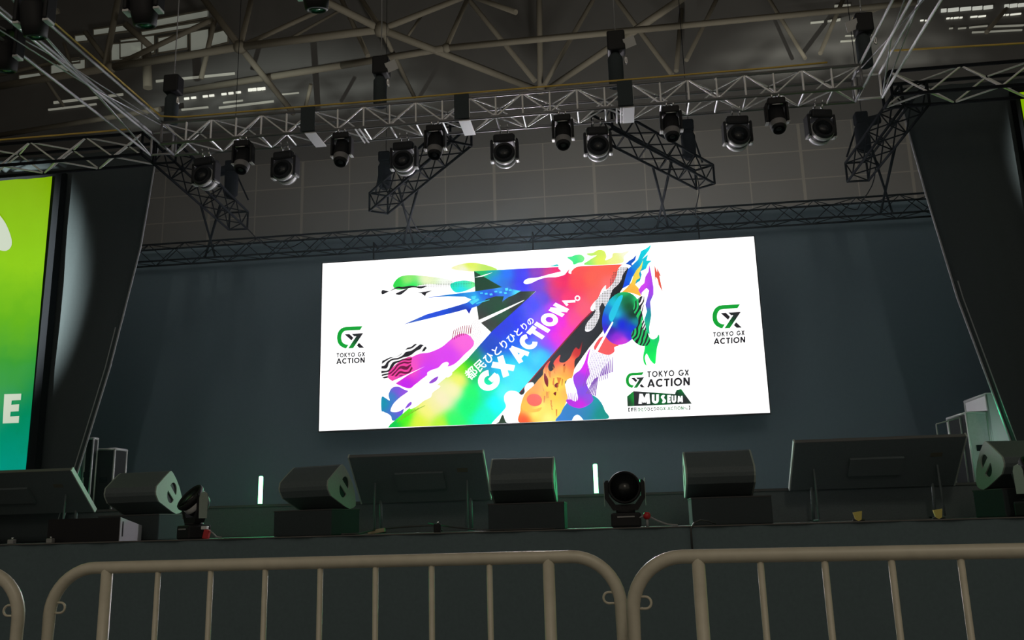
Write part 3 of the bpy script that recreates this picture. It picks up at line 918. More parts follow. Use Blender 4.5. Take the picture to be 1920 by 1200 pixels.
# halftone splash on the band
M_half = wavemat(WHITE, (90, 86, 88), 26, 0, 45, .45)
flat('splash_graphic', [(1171, 495), (1176, 503), (1168, 515), (1165, 525), (1158, 535), (1150, 542), (1146, 550), (1142, 562), (1135, 575), (1130, 568), (1124, 578), (1125, 590), (1120, 604), (1113, 616), (1104, 622), (1097, 620), (1100, 607), (1112, 592), (1117, 582), (1110, 584), (1107, 578), (1113, 568), (1122, 558), (1128, 544), (1136, 535), (1137, 543), (1148, 533), (1155, 520), (1160, 503)], (255, 252, 254))
halftone('halftone_graphic', ((1097, 497), (1176, 622), lambda x, y: .8 if abs((x-1137)*.84+(y-560)*.54) < 7+8*math.sin(y*.07)**2 and abs(y-560) < 60 else 0), 3.0, 2.0, (40, 36, 40))

# --- blue spear
grad('spear_graphic', [(757, 609), (800, 590), (857, 574), (876, 568), (884, 562), (872, 557), (840, 556), (797, 559), (840, 553), (890, 547), (930, 541), (953, 537), (960, 543), (977, 546), (965, 553), (953, 558), (942, 566), (945, 556), (930, 556), (912, 561), (897, 574), (885, 578), (880, 589), (874, 580), (857, 585), (820, 594)],
     [(760, 608, (60, 100, 200)), (820, 590, (20, 70, 225)), (860, 580, (0, 50, 190)), (885, 575, (20, 90, 230)), (890, 560, (30, 190, 240)), (905, 550, (10, 100, 225)), (925, 553, (20, 60, 215)), (935, 543, (20, 150, 235)), (950, 545, (20, 100, 225)), (970, 547, (60, 210, 245)), (880, 550, (30, 150, 235)), (845, 554, (20, 130, 225)), (880, 586, (10, 10, 160))], False, 5)
art_mesh([[(900+i*9, 549-i*.9+(i % 3)*2), (905+i*9, 548.4-i*.9+(i % 3)*2), (906+i*9, 551-i*.9+(i % 3)*2.4), (901+i*9, 551.6-i*.9+(i % 3)*2.4)] for i in range(7)]+[[(880, 566), (897, 560), (899, 563), (886, 572)], [(893, 569), (918, 562), (918, 563), (894, 570.5)], [(884, 556), (893, 555), (891, 562), (885, 562)], [(947, 541), (953, 540), (953, 545), (948, 546)]], 'spear_details', E(70, 215, 245))
flat('white_streak', [(897, 601), (940, 582), (984, 562.5), (981, 565), (940, 587), (901, 606)], WHITE, False)
flat('white_streak', [(890, 521), (905, 517), (925, 511), (918, 514), (905, 519)], WHITE, False)

# --- white paint splashes
flat('paint_splash', [(982, 529), (990, 523), (1008, 521), (1030, 515), (1046, 511), (1052, 509), (1047, 503), (1055, 500), (1068, 496), (1085, 497), (1092, 499), (1080, 502), (1072, 509), (1071, 514), (1066, 512), (1068, 505), (1062, 512), (1058, 516), (1044, 520), (1025, 521), (1010, 525), (995, 532), (985, 533)], WHITE)
flat('paint_splash', [(733, 770), (738, 758), (750, 746), (765, 735), (778, 722), (793, 712), (801, 706), (802, 699), (810, 694), (822, 690), (830, 682), (838, 679), (842, 683), (836, 692), (845, 694), (848, 702), (840, 708), (833, 705), (822, 712), (816, 720), (826, 725), (812, 736), (808, 745), (795, 752), (782, 762), (770, 767), (768, 758), (760, 765), (748, 772), (738, 773)], WHITE)
flat('paint_drop', [(805, 718), (812, 711), (822, 706), (819, 714), (810, 719)], (150, 70, 215))
flat('paint_drop', [(760, 767), (766, 757), (772, 754), (771, 760)], (140, 80, 220))
flat('paint_splash', [(946, 752), (946, 742), (952, 735), (960, 733), (970, 735), (978, 741), (984, 736), (984, 727), (990, 719), (1000, 718), (1001, 727), (993, 732), (986, 742), (981, 752), (978, 775), (974, 793), (951, 793), (943, 778), (935, 792), (922, 795), (940, 775), (949, 763)], WHITE)
flat('paint_splash', [(716, 774), (724, 775), (731, 783), (733, 793), (727, 803), (716, 805)], WHITE)

# --- flames at the lower middle
grad('flame_graphic', [(977, 794), (976, 770), (978, 755), (985, 738), (1000, 724), (1010, 712), (1018, 703), (1019, 694), (1025, 683), (1032, 677), (1028, 688), (1032, 697), (1040, 690), (1038, 681), (1044, 672), (1051, 666), (1049, 678), (1058, 680), (1068, 672), (1074, 660), (1080, 652), (1086, 655), (1092, 641), (1089, 660), (1086, 668), (1078, 676), (1077, 692), (1072, 710), (1060, 716), (1062, 735), (1064, 748), (1055, 770), (1048, 792)],
     [(982, 790, (255, 90, 30)), (990, 760, (255, 200, 60)), (1000, 748, (255, 150, 70)), (1005, 775, (255, 240, 90)), (1030, 785, (255, 250, 130)), (1045, 770, (255, 235, 90)), (1040, 740, (255, 215, 60)), (1020, 740, (255, 190, 60)), (1005, 725, (255, 165, 70)), (1030, 725, (255, 225, 80)), (1015, 762, (255, 240, 100)), (1050, 725, (255, 225, 80)), (1045, 715, (255, 225, 80)), (1030, 700, (255, 175, 80)), (1055, 695, (255, 170, 70)), (1070, 680, (255, 110, 70)), (1090, 645, (130, 10, 15)), (1085, 660, (210, 30, 30)), (1030, 682, (240, 70, 50)), (1048, 672, (240, 70, 60)), (1060, 735, (255, 190, 80))], True, 5)
flat('flame_core', [(988, 748), (995, 740), (1008, 740), (1016, 748), (1014, 758), (1003, 762), (992, 758)], (248, 96, 70))
flat('flame_core', [(979, 757), (986, 762), (1003, 767), (1016, 764), (1010, 772), (992, 773), (981, 768)], (252, 200, 60))
art_mesh([cr(p) for p in ([(1021, 700), (1028, 712), (1027, 726), (1021, 715)], [(1040, 722), (1046, 718), (1047, 726), (1042, 727)], [(1038, 738), (1043, 735), (1042, 742)], [(1056, 686), (1060, 682), (1058, 690)])], 'flame_gap', E(130, 10, 10))
strk = []
for i in range(16):
    bx, by = 1018+rnd.random()*40, 695+rnd.random()*90
    strk.append([(bx, by), (bx+1.4, by), (bx+5*rnd.uniform(-1, 1)+1, by-12), (bx+4*rnd.uniform(-1, 1), by-13)])
art_mesh(strk, 'flame_lick', E(232, 130, 40))

# --- purple tail and teal hill, lower right
grad('teal_hill', [(1047, 793), (1052, 775), (1060, 760), (1072, 748), (1090, 740), (1110, 741), (1125, 752), (1134, 770), (1136, 787)],
     [(1050, 790, (50, 130, 215)), (1070, 770, (50, 130, 205)), (1100, 760, (40, 140, 190)), (1130, 775, (10, 150, 140)), (1090, 745, (110, 110, 220)), (1115, 748, (30, 160, 170))])
flat('paint_drop', [(1074, 791), (1076, 782), (1083, 778), (1090, 783), (1093, 790)], WHITE)
grad('purple_tail', [(1107, 654), (1104, 668), (1102, 682), (1106, 700), (1100, 716), (1103, 728), (1110, 742), (1112, 752), (1100, 762), (1085, 766), (1068, 760), (1062, 750), (1078, 748), (1082, 735), (1076, 718), (1076, 704), (1088, 694), (1096, 680), (1101, 665)],
     [(1105, 660, (230, 60, 240)), (1098, 690, (225, 30, 245)), (1085, 712, (160, 60, 235)), (1092, 735, (130, 80, 235)), (1090, 760, (215, 20, 230)), (1070, 757, (190, 40, 230)), (1105, 748, (150, 80, 230))])
hatch = []
for i in range(13):
    x0 = 1112+i*2.6
    y0 = 655+i*.8
    hatch.append([(x0, y0), (x0+.7, y0), (x0-18+i*1.2, y0+70-i*2), (x0-19.2+i*1.2, y0+70-i*2)])
for i in range(6):
    hatch.append([(1125+i*4.3, 706-i*1.5), (1127.3+i*4.3, 706-i*1.5), (1131+i*3.6, 690-i*4), (1130+i*3.6, 690-i*4)])
    hatch.append([(1099+i*3.2, 738+i*.8), (1101+i*3.2, 739+i*.8), (1115+i*1.4, 712-i*1), (1113.8+i*1.4, 711-i*1)])
art_mesh(hatch, 'hatch_graphic', E(140, 90, 190))
flat('paint_splash', [(1061, 725), (1063, 714), (1070, 710), (1075, 716), (1077, 728), (1083, 740), (1083, 750), (1078, 753), (1070, 748), (1066, 737)], WHITE)
art_mesh([[(1064+i*4, 752+i*.3), (1065.6+i*4, 752+i*.3), (1066.5+i*3.4, 737), (1065.8+i*3.4, 737)] for i in range(5)], 'hatch_graphic', E(175, 60, 215))

# --- upper right flames, globe, green tail
grad('cloud_graphic', [(1064, 484), (1072, 482), (1080, 479), (1090, 479), (1096, 485), (1093, 492), (1085, 494), (1076, 497), (1073, 491)], [(1066, 484, (60, 240, 150)), (1080, 490, (60, 240, 130)), (1093, 485, (130, 245, 140))])
flat('cloud_graphic', [(1031, 500), (1040, 498), (1045, 496.5), (1047, 500)], (40, 210, 210))
grad('cloud_graphic', [(1098, 498), (1105, 489), (1119, 480), (1108, 481), (1100, 477), (1112, 475), (1122, 470), (1133, 472), (1137, 482), (1135, 489), (1147, 484), (1150, 476), (1165, 475), (1180, 472), (1170, 482), (1163, 495)],
     [(1100, 495, (140, 245, 110)), (1120, 475, (215, 245, 90)), (1125, 490, (235, 250, 90)), (1150, 490, (245, 250, 150)), (1175, 474, (253, 253, 225)), (1105, 479, (190, 245, 120))])
grad('cyan_flame', [(1167, 542), (1174, 517), (1178, 505), (1188, 496), (1196, 488), (1202, 472), (1212, 467), (1221, 460), (1217, 470), (1211, 478), (1204, 487), (1215, 478), (1212, 490), (1222, 490), (1215, 496), (1211, 505), (1201, 510), (1203, 516), (1200, 527), (1191, 534), (1192, 525), (1196, 520), (1197, 505), (1186, 520), (1180, 535)],
     [(1170, 538, (0, 70, 230)), (1180, 512, (0, 80, 225)), (1192, 500, (0, 140, 220)), (1205, 480, (0, 205, 225)), (1218, 464, (0, 220, 230)), (1210, 495, (0, 205, 220)), (1198, 525, (0, 170, 190))], False, 5)
flat('blue_fin', [(1173, 496), (1180, 490), (1187, 486), (1193, 479), (1191, 489), (1184, 496), (1186, 501), (1178, 497)], (10, 80, 200), False)
grad('yellow_flame', [(1166, 549), (1175, 541), (1184, 530), (1188, 517), (1193, 508), (1200, 500), (1206, 489), (1203, 504), (1198, 514), (1200, 522), (1193, 527), (1191, 535), (1197, 541), (1200, 550), (1202, 557), (1190, 552), (1178, 549)],
     [(1204, 492, (250, 240, 90)), (1190, 520, (252, 220, 70)), (1180, 545, (255, 185, 60)), (1200, 555, (255, 190, 60))], False, 5)
grad('purple_flame', [(1197, 545), (1202, 537), (1208, 532), (1210, 520), (1216, 510), (1217, 497), (1221, 515), (1225, 540), (1225, 553), (1219, 567), (1221, 592), (1217, 615), (1218, 628), (1210, 622), (1208, 600), (1213, 585), (1210, 572), (1214, 558), (1217, 546), (1212, 541), (1203, 550), (1203, 556)],
     [(1216, 503, (190, 70, 235)), (1205, 538, (215, 60, 245)), (1222, 545, (170, 60, 240)), (1217, 570, (110, 90, 220)), (1218, 590, (10, 150, 160)), (1213, 615, (20, 190, 140))], False, 5)
grad('green_tail', [(1212, 615), (1217, 632), (1224, 637), (1231, 634), (1235, 628), (1236, 638), (1232, 652), (1230, 668), (1228, 683), (1220, 677), (1215, 668), (1212, 664), (1209, 672), (1212, 686), (1207, 680), (1206, 668), (1209, 650), (1204, 640), (1210, 630)],
     [(1214, 620, (20, 195, 130)), (1234, 632, (20, 205, 110)), (1225, 675, (0, 245, 90)), (1209, 680, (10, 225, 90)), (1215, 650, (0, 225, 90))], True, 5)
flat('red_spark', [(1227, 499), (1232, 512), (1232, 504), (1239, 519), (1236, 518), (1242, 548), (1235, 535), (1233, 525), (1229, 520), (1228, 530)], (235, 90, 70), False)
flat('coral_blob', [(1114, 655), (1120, 640), (1130, 632), (1150, 636), (1160, 648), (1152, 652), (1152, 660), (1143, 666), (1130, 664)], (250, 88, 92))
GC = (1166, 598)
def ell(rx, ry, rot=0, n=40, c=GC):
    a0 = R(rot)
    return [(c[0]+rx*math.cos(t)*math.cos(a0)-ry*math.sin(t)*math.sin(a0), c[1]+rx*math.cos(t)*math.sin(a0)+ry*math.sin(t)*math.cos(a0)) for t in [i*2*math.pi/n for i in range(n)]]
grad('globe_graphic', ell(36.5, 50, 12),
     [(1170, 550, (20, 190, 90)), (1195, 565, (20, 215, 110)), (1180, 575, (0, 80, 30)), (1188, 590, (0, 50, 20)), (1175, 563, (0, 110, 60)), (1150, 570, (0, 200, 225)), (1155, 590, (0, 190, 220)), (1142, 580, (10, 130, 215)), (1135, 600, (20, 60, 230)), (1133, 620, (60, 20, 225)), (1150, 608, (0, 130, 180)),
      (1165, 610, (10, 20, 225)), (1185, 615, (0, 50, 225)), (1192, 605, (0, 150, 150)), (1155, 632, (150, 20, 220)), (1170, 640, (220, 60, 225)), (1145, 620, (60, 0, 160)), (1180, 630, (60, 30, 230)), (1160, 645, (225, 40, 215))], False, 5)
flat('globe_highlight', [(1142, 592), (1158, 560), (1168, 556), (1160, 578), (1148, 604)], (20, 200, 232))
art_mesh([cr([(1192, 565), (1205, 556), (1207, 570), (1204, 585), (1206, 598), (1209, 612), (1217, 634), (1218, 645), (1208, 650), (1195, 646), (1184, 634), (1186, 622), (1195, 612), (1196, 600), (1188, 585), (1188, 574)])], 'zebra_tail', wavemat((30, 200, 100), INK, 5.0, 6.5, 70, .5))
art_mesh([cr([(1198, 562), (1207, 556), (1207, 572), (1204, 586), (1200, 580)]), cr([(1204, 602), (1209, 606), (1211, 622), (1204, 614)])], 'zebra_tail', wavemat(WHITE, INK, 6.0, 6.0, 70, .5))
flat('white_streak', [(1150, 606), (1120, 662), (1115, 660), (1148, 604)], WHITE, False)

# --- lettering ---------------------------------------------------------
def stroke(pts, t, closed=False):
    """polyline of width t -> list of quads"""
    out = []
    P = [Vector((*p, 0)) for p in pts]
    N = len(P)
    L, Rr = [], []
    for i, p in enumerate(P):
        a = P[i-1] if (i > 0 or closed) else p
        c = P[(i+1) % N] if (i < N-1 or closed) else p
        d1 = (p-a).normalized() if (p-a).length > 1e-9 else (c-p).normalized()
        d2 = (c-p).normalized() if (c-p).length > 1e-9 else d1
        n1, n2 = Vector((-d1.y, d1.x, 0)), Vector((-d2.y, d2.x, 0))
        nn = (n1+n2).normalized()
        k = 1/max(.45, nn.dot(n1))
        L.append(p+nn*t/2*k)
        Rr.append(p-nn*t/2*k)
    for i in range(N if closed else N-1):
        j = (i+1) % N
        out.append([(L[i].x, L[i].y), (L[j].x, L[j].y), (Rr[j].x, Rr[j].y), (Rr[i].x, Rr[i].y)])
    return out

def arc(cx_, cy_, rx, ry, a0, a1, n=14):
    return [(cx_+rx*math.cos(R(a0+(a1-a0)*i/n)), cy_+ry*math.sin(R(a0+(a1-a0)*i/n))) for i in range(n+1)]

def glyph(ch, t):
    h = t/2
    if ch == 'T':
        return .66, stroke([(0, 1-h), (.66, 1-h)], t)+stroke([(.33, 0), (.33, 1)], t)
    if ch == 'O':
        return 1.0, stroke(arc(.5, .5, .5-h, .52-h, 0, 360, 26)[:-1], t, True)
    if ch == 'C':
        return .84, stroke(arc(.5, .5, .5-h, .52-h, 48, 312, 20), t)
    if ch == 'G':
        return .95, stroke(arc(.5, .5, .5-h, .52-h, 46, 352, 22), t)+stroke([(.52, .44), (1.0-h*.4, .44)], t*.92)
    if ch == 'K':
        return .70, stroke([(h, 0), (h, 1)], t)+stroke([(h, .45), (.60, 1)], t)+stroke([(.22, .58), (.66, 0)], t)
    if ch == 'Y':
        return .70, stroke([(.06, 1), (.35, .48)], t)+stroke([(.64, 1), (.35, .48)], t)+stroke([(.35, .52), (.35, 0)], t)
    if ch == 'X':
        return .72, stroke([(.08, 1), (.64, 0)], t*1.08)+stroke([(.64, 1), (.08, 0)], t*1.08)
    if ch == 'A':
        return .84, stroke([(.06, 0), (.42, 1)], t)+stroke([(.78, 0), (.42, 1)], t)+stroke([(.2, .28), (.64, .28)], t*.85)
    if ch == 'I':
        return t, stroke([(h, 0), (h, 1)], t)
    if ch == 'N':
        return .78, stroke([(h, 0), (h, 1)], t)+stroke([(h, .97), (.78-h, .03)], t*1.1)+stroke([(.78-h, 0), (.78-h, 1)], t)
    if ch == 'M':
        return .98, stroke([(h, 0), (h+.08, 1)], t)+stroke([(h+.08, .95), (.49, .15)], t)+stroke([(.49, .15), (.9-h, .95)], t)+stroke([(.9-h, 1), (.98-h, 0)], t)
    if ch == 'U':
        return .72, stroke([(h, 1)]+arc(.36, .36, .36-h, .36-h, 180, 360, 10)+[(.72-h, 1)], t)
    if ch == 'S':
        return .60, stroke(arc(.3, .74, .3-h, .26-h, 40, 250, 10)+arc(.3, .26, .3-h, .26-h, 75, -140, 10), t)
    if ch == 'E':
        return .54, stroke([(h, 0), (h, 1)], t)+stroke([(0, 1-h), (.54, 1-h)], t)+stroke([(0, .5), (.48, .5)], t)+stroke([(0, h), (.54, h)], t)
    return .35, []

def letters(name, text, p0, p1, h0, h1, t, c, up=None, fit=True, gap=.12, up2=None):
    """text along the pixel baseline p0 -> p1, letter heights from h0 to h1"""
    gl = [glyph(ch, t) for ch in text]
    tot = sum(g[0] for g in gl)+gap*(len(text)-1)
    P0, P1 = Vector((*p0, 0)), Vector((*p1, 0))
    d = (P1-P0).normalized()
    u = Vector((*up, 0)).normalized() if up else Vector((d.y, -d.x, 0))
    polys = []
    x = 0
    Ltot = (P1-P0).length
    if abs(h0-h1) < 1e-6:
        mp = lambda s: s/tot*Ltot
    else:
        q = h1/h0
        mp = lambda s: Ltot*(1-q**(s/tot))/(1-q)
    for wd, pl in gl:
        hh = h0*(h1/h0)**((x+wd/2)/tot)
        if up2:
            u = Vector((*up, 0)).lerp(Vector((*up2, 0)), (x+wd/2)/tot).normalized()
        for poly in pl:
            polys.append([((P0+d*mp(x+a)+u*b_*hh).x, (P0+d*mp(x+a)+u*b_*hh).y) for a, b_ in poly])
        x += wd+gap
    Y = lay()
    return art_mesh(polys, name, E(*c), None, Y)

def jp(name, text, p0, p1, hs, c, bold=.02, up=None):
    """Japanese characters laid one by one along the pixel baseline"""
    P0, P1 = Vector((*p0, 0)), Vector((*p1, 0))
    d = (P1-P0).normalized()
    u = Vector((*up, 0)).normalized() if up else Vector((d.y, -d.x, 0))
    n = len(text)
    L = (P1-P0).length
    hh = [hs[0]+(hs[1]-hs[0])*i/max(1, n-1) for i in range(n)]
    k = L/sum(hh)
    x = 0
    Y = lay()
    for i, ch in enumerate(text):
        cv = bpy.data.curves.new('t', 'FONT')
        cv.body = ch
        cv.offset = bold
        cv.resolution_u = 3
        to = bpy.data.objects.new('t', cv)
        COL.objects.link(to)
        bpy.context.view_layer.update()
        me = bpy.data.meshes.new_from_object(to.evaluated_get(bpy.context.evaluated_depsgraph_get()))
        bpy.data.objects.remove(to)
        bpy.data.curves.remove(cv)
        adv = hh[i]*k
        for v in me.vertices:
            p = P0+d*(x+v.co.x*adv)+u*((v.co.y+.12)*hh[i])
            q = at(p.x, p.y, SD)
            v.co = Vector((q.x, Y, q.z))-SO
        me.materials.clear()
        me.materials.append(E(*c))
        o = bpy.data.objects.new(name, me)
        COL.objects.link(o)
        o.parent = PANEL
        x += adv

letters('headline_lettering', 'GX', (917, 741), (967, 689), 38, 34, .28, WHITE, (-.76, -.65))
letters('headline_lettering', 'ACTION', (976.5, 682), (1067.5, 581), 33, 28, .285, WHITE, (-.78, -.63), up2=(-.91, -.42))
art_mesh(stroke([(1064.5, 574), (1058.5, 567), (1079, 566)], 4.6), 'headline_lettering', E(*WHITE))
art_mesh(stroke(arc(1083, 560.5, 4.0, 4.0, 0, 360, 20)[:-1], 2.4, True), 'headline_lettering', E(*WHITE))
jp('slogan_lettering', '都民ひとりひとりの', (884, 716), (1005, 604), (22.5, 14.5), WHITE, .012)

def logo(cx_, cy_, s, sl=-.05):
    """the green C and dark X emblem: unit box 47 x 43 px centred on cx_, cy_"""
    def T(p):
        return (cx_+p[0]*s, cy_+p[1]*s+sl*p[0]*s)
    def Q(p):
        rx = (p[0]/13.33-36.5)/1.08
        return T((rx, (p[1]/13.33-30)/1.08+.05*rx))
    art_mesh([[Q(p) for p in [(822, 92), (380, 115), (310, 128), (250, 158), (195, 210), (158, 280), (140, 350), (137, 420), (147, 500), (172, 560), (215, 615), (270, 655), (330, 682), (380, 693), (445, 592), (400, 592), (350, 580), (305, 553), (270, 510), (252, 450), (248, 390), (258, 325), (285, 270), (325, 233), (365, 217), (410, 210), (755, 195)]]], 'emblem', E(0, 160, 42))
    art_mesh([[Q(p) for p in [(340, 312), (470, 305), (575, 405), (525, 480)]], [Q(p) for p in [(725, 540), (868, 675), (740, 680), (670, 615)]]], 'emblem', E(*INK))
    art_mesh([[Q(p) for p in [(530, 300), (842, 282), (700, 492), (570, 685), (438, 692), (560, 508), (655, 365), (600, 368)]]], 'emblem', M_grad,
             [(*Q((800, 300)), (42, 30, 40)), (*Q((560, 320)), (42, 30, 40)), (*Q((690, 400)), (35, 35, 38)), (*Q((630, 500)), (5, 75, 25)), (*Q((560, 600)), (0, 140, 35)), (*Q((500, 670)), (0, 160, 42))], None, 3)
logo(658, 634, 1.0)
letters('logo_lettering', 'TOKYO GX', (633, 671.5), (685.5, 669), 8, 8, .215, INK, (0, -1), gap=.2)
letters('logo_lettering', 'ACTION', (633, 683.5), (685.5, 681), 10, 10, .22, INK, (0, -1), gap=.14)
logo(1361.5, 595, 1.08)
letters('logo_lettering', 'TOKYO GX', (1336.5, 633), (1395, 629.5), 8.6, 8.6, .215, INK, (0, -1), gap=.2)
letters('logo_lettering', 'ACTION', (1338, 647), (1396.5, 643.5), 11, 11, .22, INK, (0, -1), gap=.14)
logo(1190.5, 714, .70)
letters('logo_lettering', 'TOKYO GX', (1213.5, 708.5), (1291, 705), 11, 11, .20, INK, (0, -1), gap=.2)
letters('logo_lettering', 'ACTION', (1214, 727.5), (1293, 723.5), 15, 15, .22, INK, (0, -1), gap=.14)
def mq(pts):
    return [(1165+x/13.34, 690+y/13.34) for x, y in pts]
grad('museum_emblem', mq([(305, 593), (1340, 665), (1345, 630), (1380, 565), (1490, 540), (1755, 905), (320, 965)]),
     [(1193, 745, (42, 34, 40)), (1205, 750, (40, 30, 36)), (1216, 750, (26, 30, 28)), (1228, 750, (0, 80, 30)), (1240, 750, (0, 125, 45)), (1250, 750, (0, 80, 30)), (1262, 750, (30, 32, 32)), (1280, 750, (45, 38, 44)), (1272, 735, (10, 80, 36)), (1276, 733, (20, 140, 60)), (1269, 739, (20, 30, 24))], False, 4)
grad('museum_emblem', mq([(145, 725), (305, 593), (320, 965), (155, 972)]), [(1177, 755, (50, 30, 38)), (1181, 752, (20, 60, 30)), (1186, 750, (0, 150, 40)), (1188, 748, (20, 180, 60))], False, 3)
for ch, xa, xb, yb, hh in (('M', 1196.9, 1219, 758.4, 19), ('U', 1222, 1235, 757.8, 17.2), ('S', 1238.9, 1248.3, 757.0, 15.3), ('E', 1250.9, 1257.3, 756.5, 14.5), ('U', 1259, 1267.4, 756.4, 13.5), ('M', 1270, 1280, 755.6, 12.2)):
    letters('museum_lettering', ch, (xa, yb), (xb, yb-.3), hh, hh, .27, WHITE, (0, -1))
jp('strapline_lettering', '【', (1171, 773.5), (1182, 773.2), (8, 8), INK, .015)
jp('strapline_lettering', '都民', (1182.5, 773), (1194.5, 772.5), (8, 8), INK, .022)
jp('strapline_lettering', 'ひとり', (1195.5, 772.6), (1213, 772), (8, 8), (0, 120, 50), .035)
jp('strapline_lettering', 'ひとりの', (1213.5, 772), (1236.5, 771), (8, 8), INK, .035)
letters('strapline_lettering', 'GX ACTION', (1237, 770.6), (1281, 769), 6.2, 6.2, .18, (0, 120, 50), (0, -1), gap=.18)
jp('strapline_lettering', 'へ。', (1281.5, 769.5), (1292, 769), (6.5, 6.5), (0, 120, 50), .035)
jp('strapline_lettering', '】', (1290, 769.5), (1300, 769.2), (8, 8), INK, .015)

# ================================================================== BANNERS beside the stage
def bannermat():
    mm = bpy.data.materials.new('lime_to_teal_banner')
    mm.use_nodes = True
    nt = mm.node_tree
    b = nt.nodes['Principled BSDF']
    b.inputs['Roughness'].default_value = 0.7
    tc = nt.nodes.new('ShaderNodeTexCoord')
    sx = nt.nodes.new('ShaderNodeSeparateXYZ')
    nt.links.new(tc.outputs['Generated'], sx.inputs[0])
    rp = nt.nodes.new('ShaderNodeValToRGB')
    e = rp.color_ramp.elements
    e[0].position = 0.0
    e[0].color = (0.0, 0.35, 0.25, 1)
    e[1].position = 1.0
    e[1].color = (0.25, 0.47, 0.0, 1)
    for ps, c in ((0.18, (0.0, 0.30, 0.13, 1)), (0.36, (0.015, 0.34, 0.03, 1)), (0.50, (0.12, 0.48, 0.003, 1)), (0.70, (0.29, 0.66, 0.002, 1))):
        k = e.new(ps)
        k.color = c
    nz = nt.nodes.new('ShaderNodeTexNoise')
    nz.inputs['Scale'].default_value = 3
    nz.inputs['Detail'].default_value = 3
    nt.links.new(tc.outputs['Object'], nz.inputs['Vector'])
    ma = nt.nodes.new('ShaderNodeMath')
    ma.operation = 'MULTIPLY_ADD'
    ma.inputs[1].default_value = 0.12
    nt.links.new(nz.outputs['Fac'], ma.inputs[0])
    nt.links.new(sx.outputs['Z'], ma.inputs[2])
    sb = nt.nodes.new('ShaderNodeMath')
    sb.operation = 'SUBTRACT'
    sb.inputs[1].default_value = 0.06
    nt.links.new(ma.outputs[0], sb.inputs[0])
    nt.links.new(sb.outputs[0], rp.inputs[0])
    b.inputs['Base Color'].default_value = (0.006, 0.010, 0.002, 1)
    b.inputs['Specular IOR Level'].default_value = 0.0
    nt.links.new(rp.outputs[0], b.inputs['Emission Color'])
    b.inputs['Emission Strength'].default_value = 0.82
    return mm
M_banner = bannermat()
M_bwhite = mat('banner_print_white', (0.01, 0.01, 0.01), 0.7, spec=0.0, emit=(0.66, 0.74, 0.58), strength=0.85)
BY = 11.28
def banner(label, x0, x1, z0, z1, fw):
    o = ((x0+x1)/2, BY, z0)
    r = thing('hanging_banner', label, 'banner', o)
    MB().box(x0-fw, x1+fw, BY+.03, BY+.17, z0-.1, z1+.1).build('black_frame', M_blacksteel, r, o)
    g = MB()
    vs, fs = [], []
    NX, NZ = 60, 20
    for j in range(NZ+1):
        for i in range(NX+1):
            x = x0+(x1-x0)*i/NX
            z = z0+(z1-z0)*j/NZ
            vs.append((x, BY+.010*math.sin(x*11+z*.8)+.006*math.sin(x*23-z), z))
    for j in range(NZ):
        for i in range(NX):
            fs.append((j*(NX+1)+i, j*(NX+1)+i+1, (j+1)*(NX+1)+i+1, (j+1)*(NX+1)+i))
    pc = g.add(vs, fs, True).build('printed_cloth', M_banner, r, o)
    return pc, o
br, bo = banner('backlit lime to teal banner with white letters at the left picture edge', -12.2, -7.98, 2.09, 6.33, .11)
def bpix(polys, name, m_):
    g = MB()
    for pl in polys:
        tri = tessellate_polygon([[Vector((x, y, 0)) for x, y in pl]])
        ps = [at(x, y, BY-.022) for x, y in pl]
        g.add(ps, [tuple(t) for t in tri])
    g.build(name, m_, br, bo)
bpix([cr([(-30, 360), (-6, 396), (10, 418), (20, 442), (22, 458), (16, 468), (4, 470), (-20, 460), (-60, 420)])], 'white_drop_print', M_bwhite)
Eq = [(8, 739), (40, 738), (39, 750), (22, 751), (21, 759), (36, 758), (35, 771), (20, 772), (19, 781), (36, 780), (35, 793), (5, 794)]
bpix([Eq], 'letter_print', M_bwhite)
def gl_px(ch, x0, x1, yb, h, t=.28):
    wd, pl = glyph(ch, t)
    return [[(x0+(x1-x0)*a/wd, yb-h*b_) for a, b_ in poly] for poly in pl]
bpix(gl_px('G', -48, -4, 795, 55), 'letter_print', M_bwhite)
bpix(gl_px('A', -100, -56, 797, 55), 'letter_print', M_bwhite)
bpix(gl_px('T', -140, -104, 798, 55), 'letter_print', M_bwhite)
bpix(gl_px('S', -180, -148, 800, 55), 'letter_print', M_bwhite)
banner('backlit lime banner whose edge shows at the right picture edge', 5.33, 9.0, 2.09, 6.47, .05)

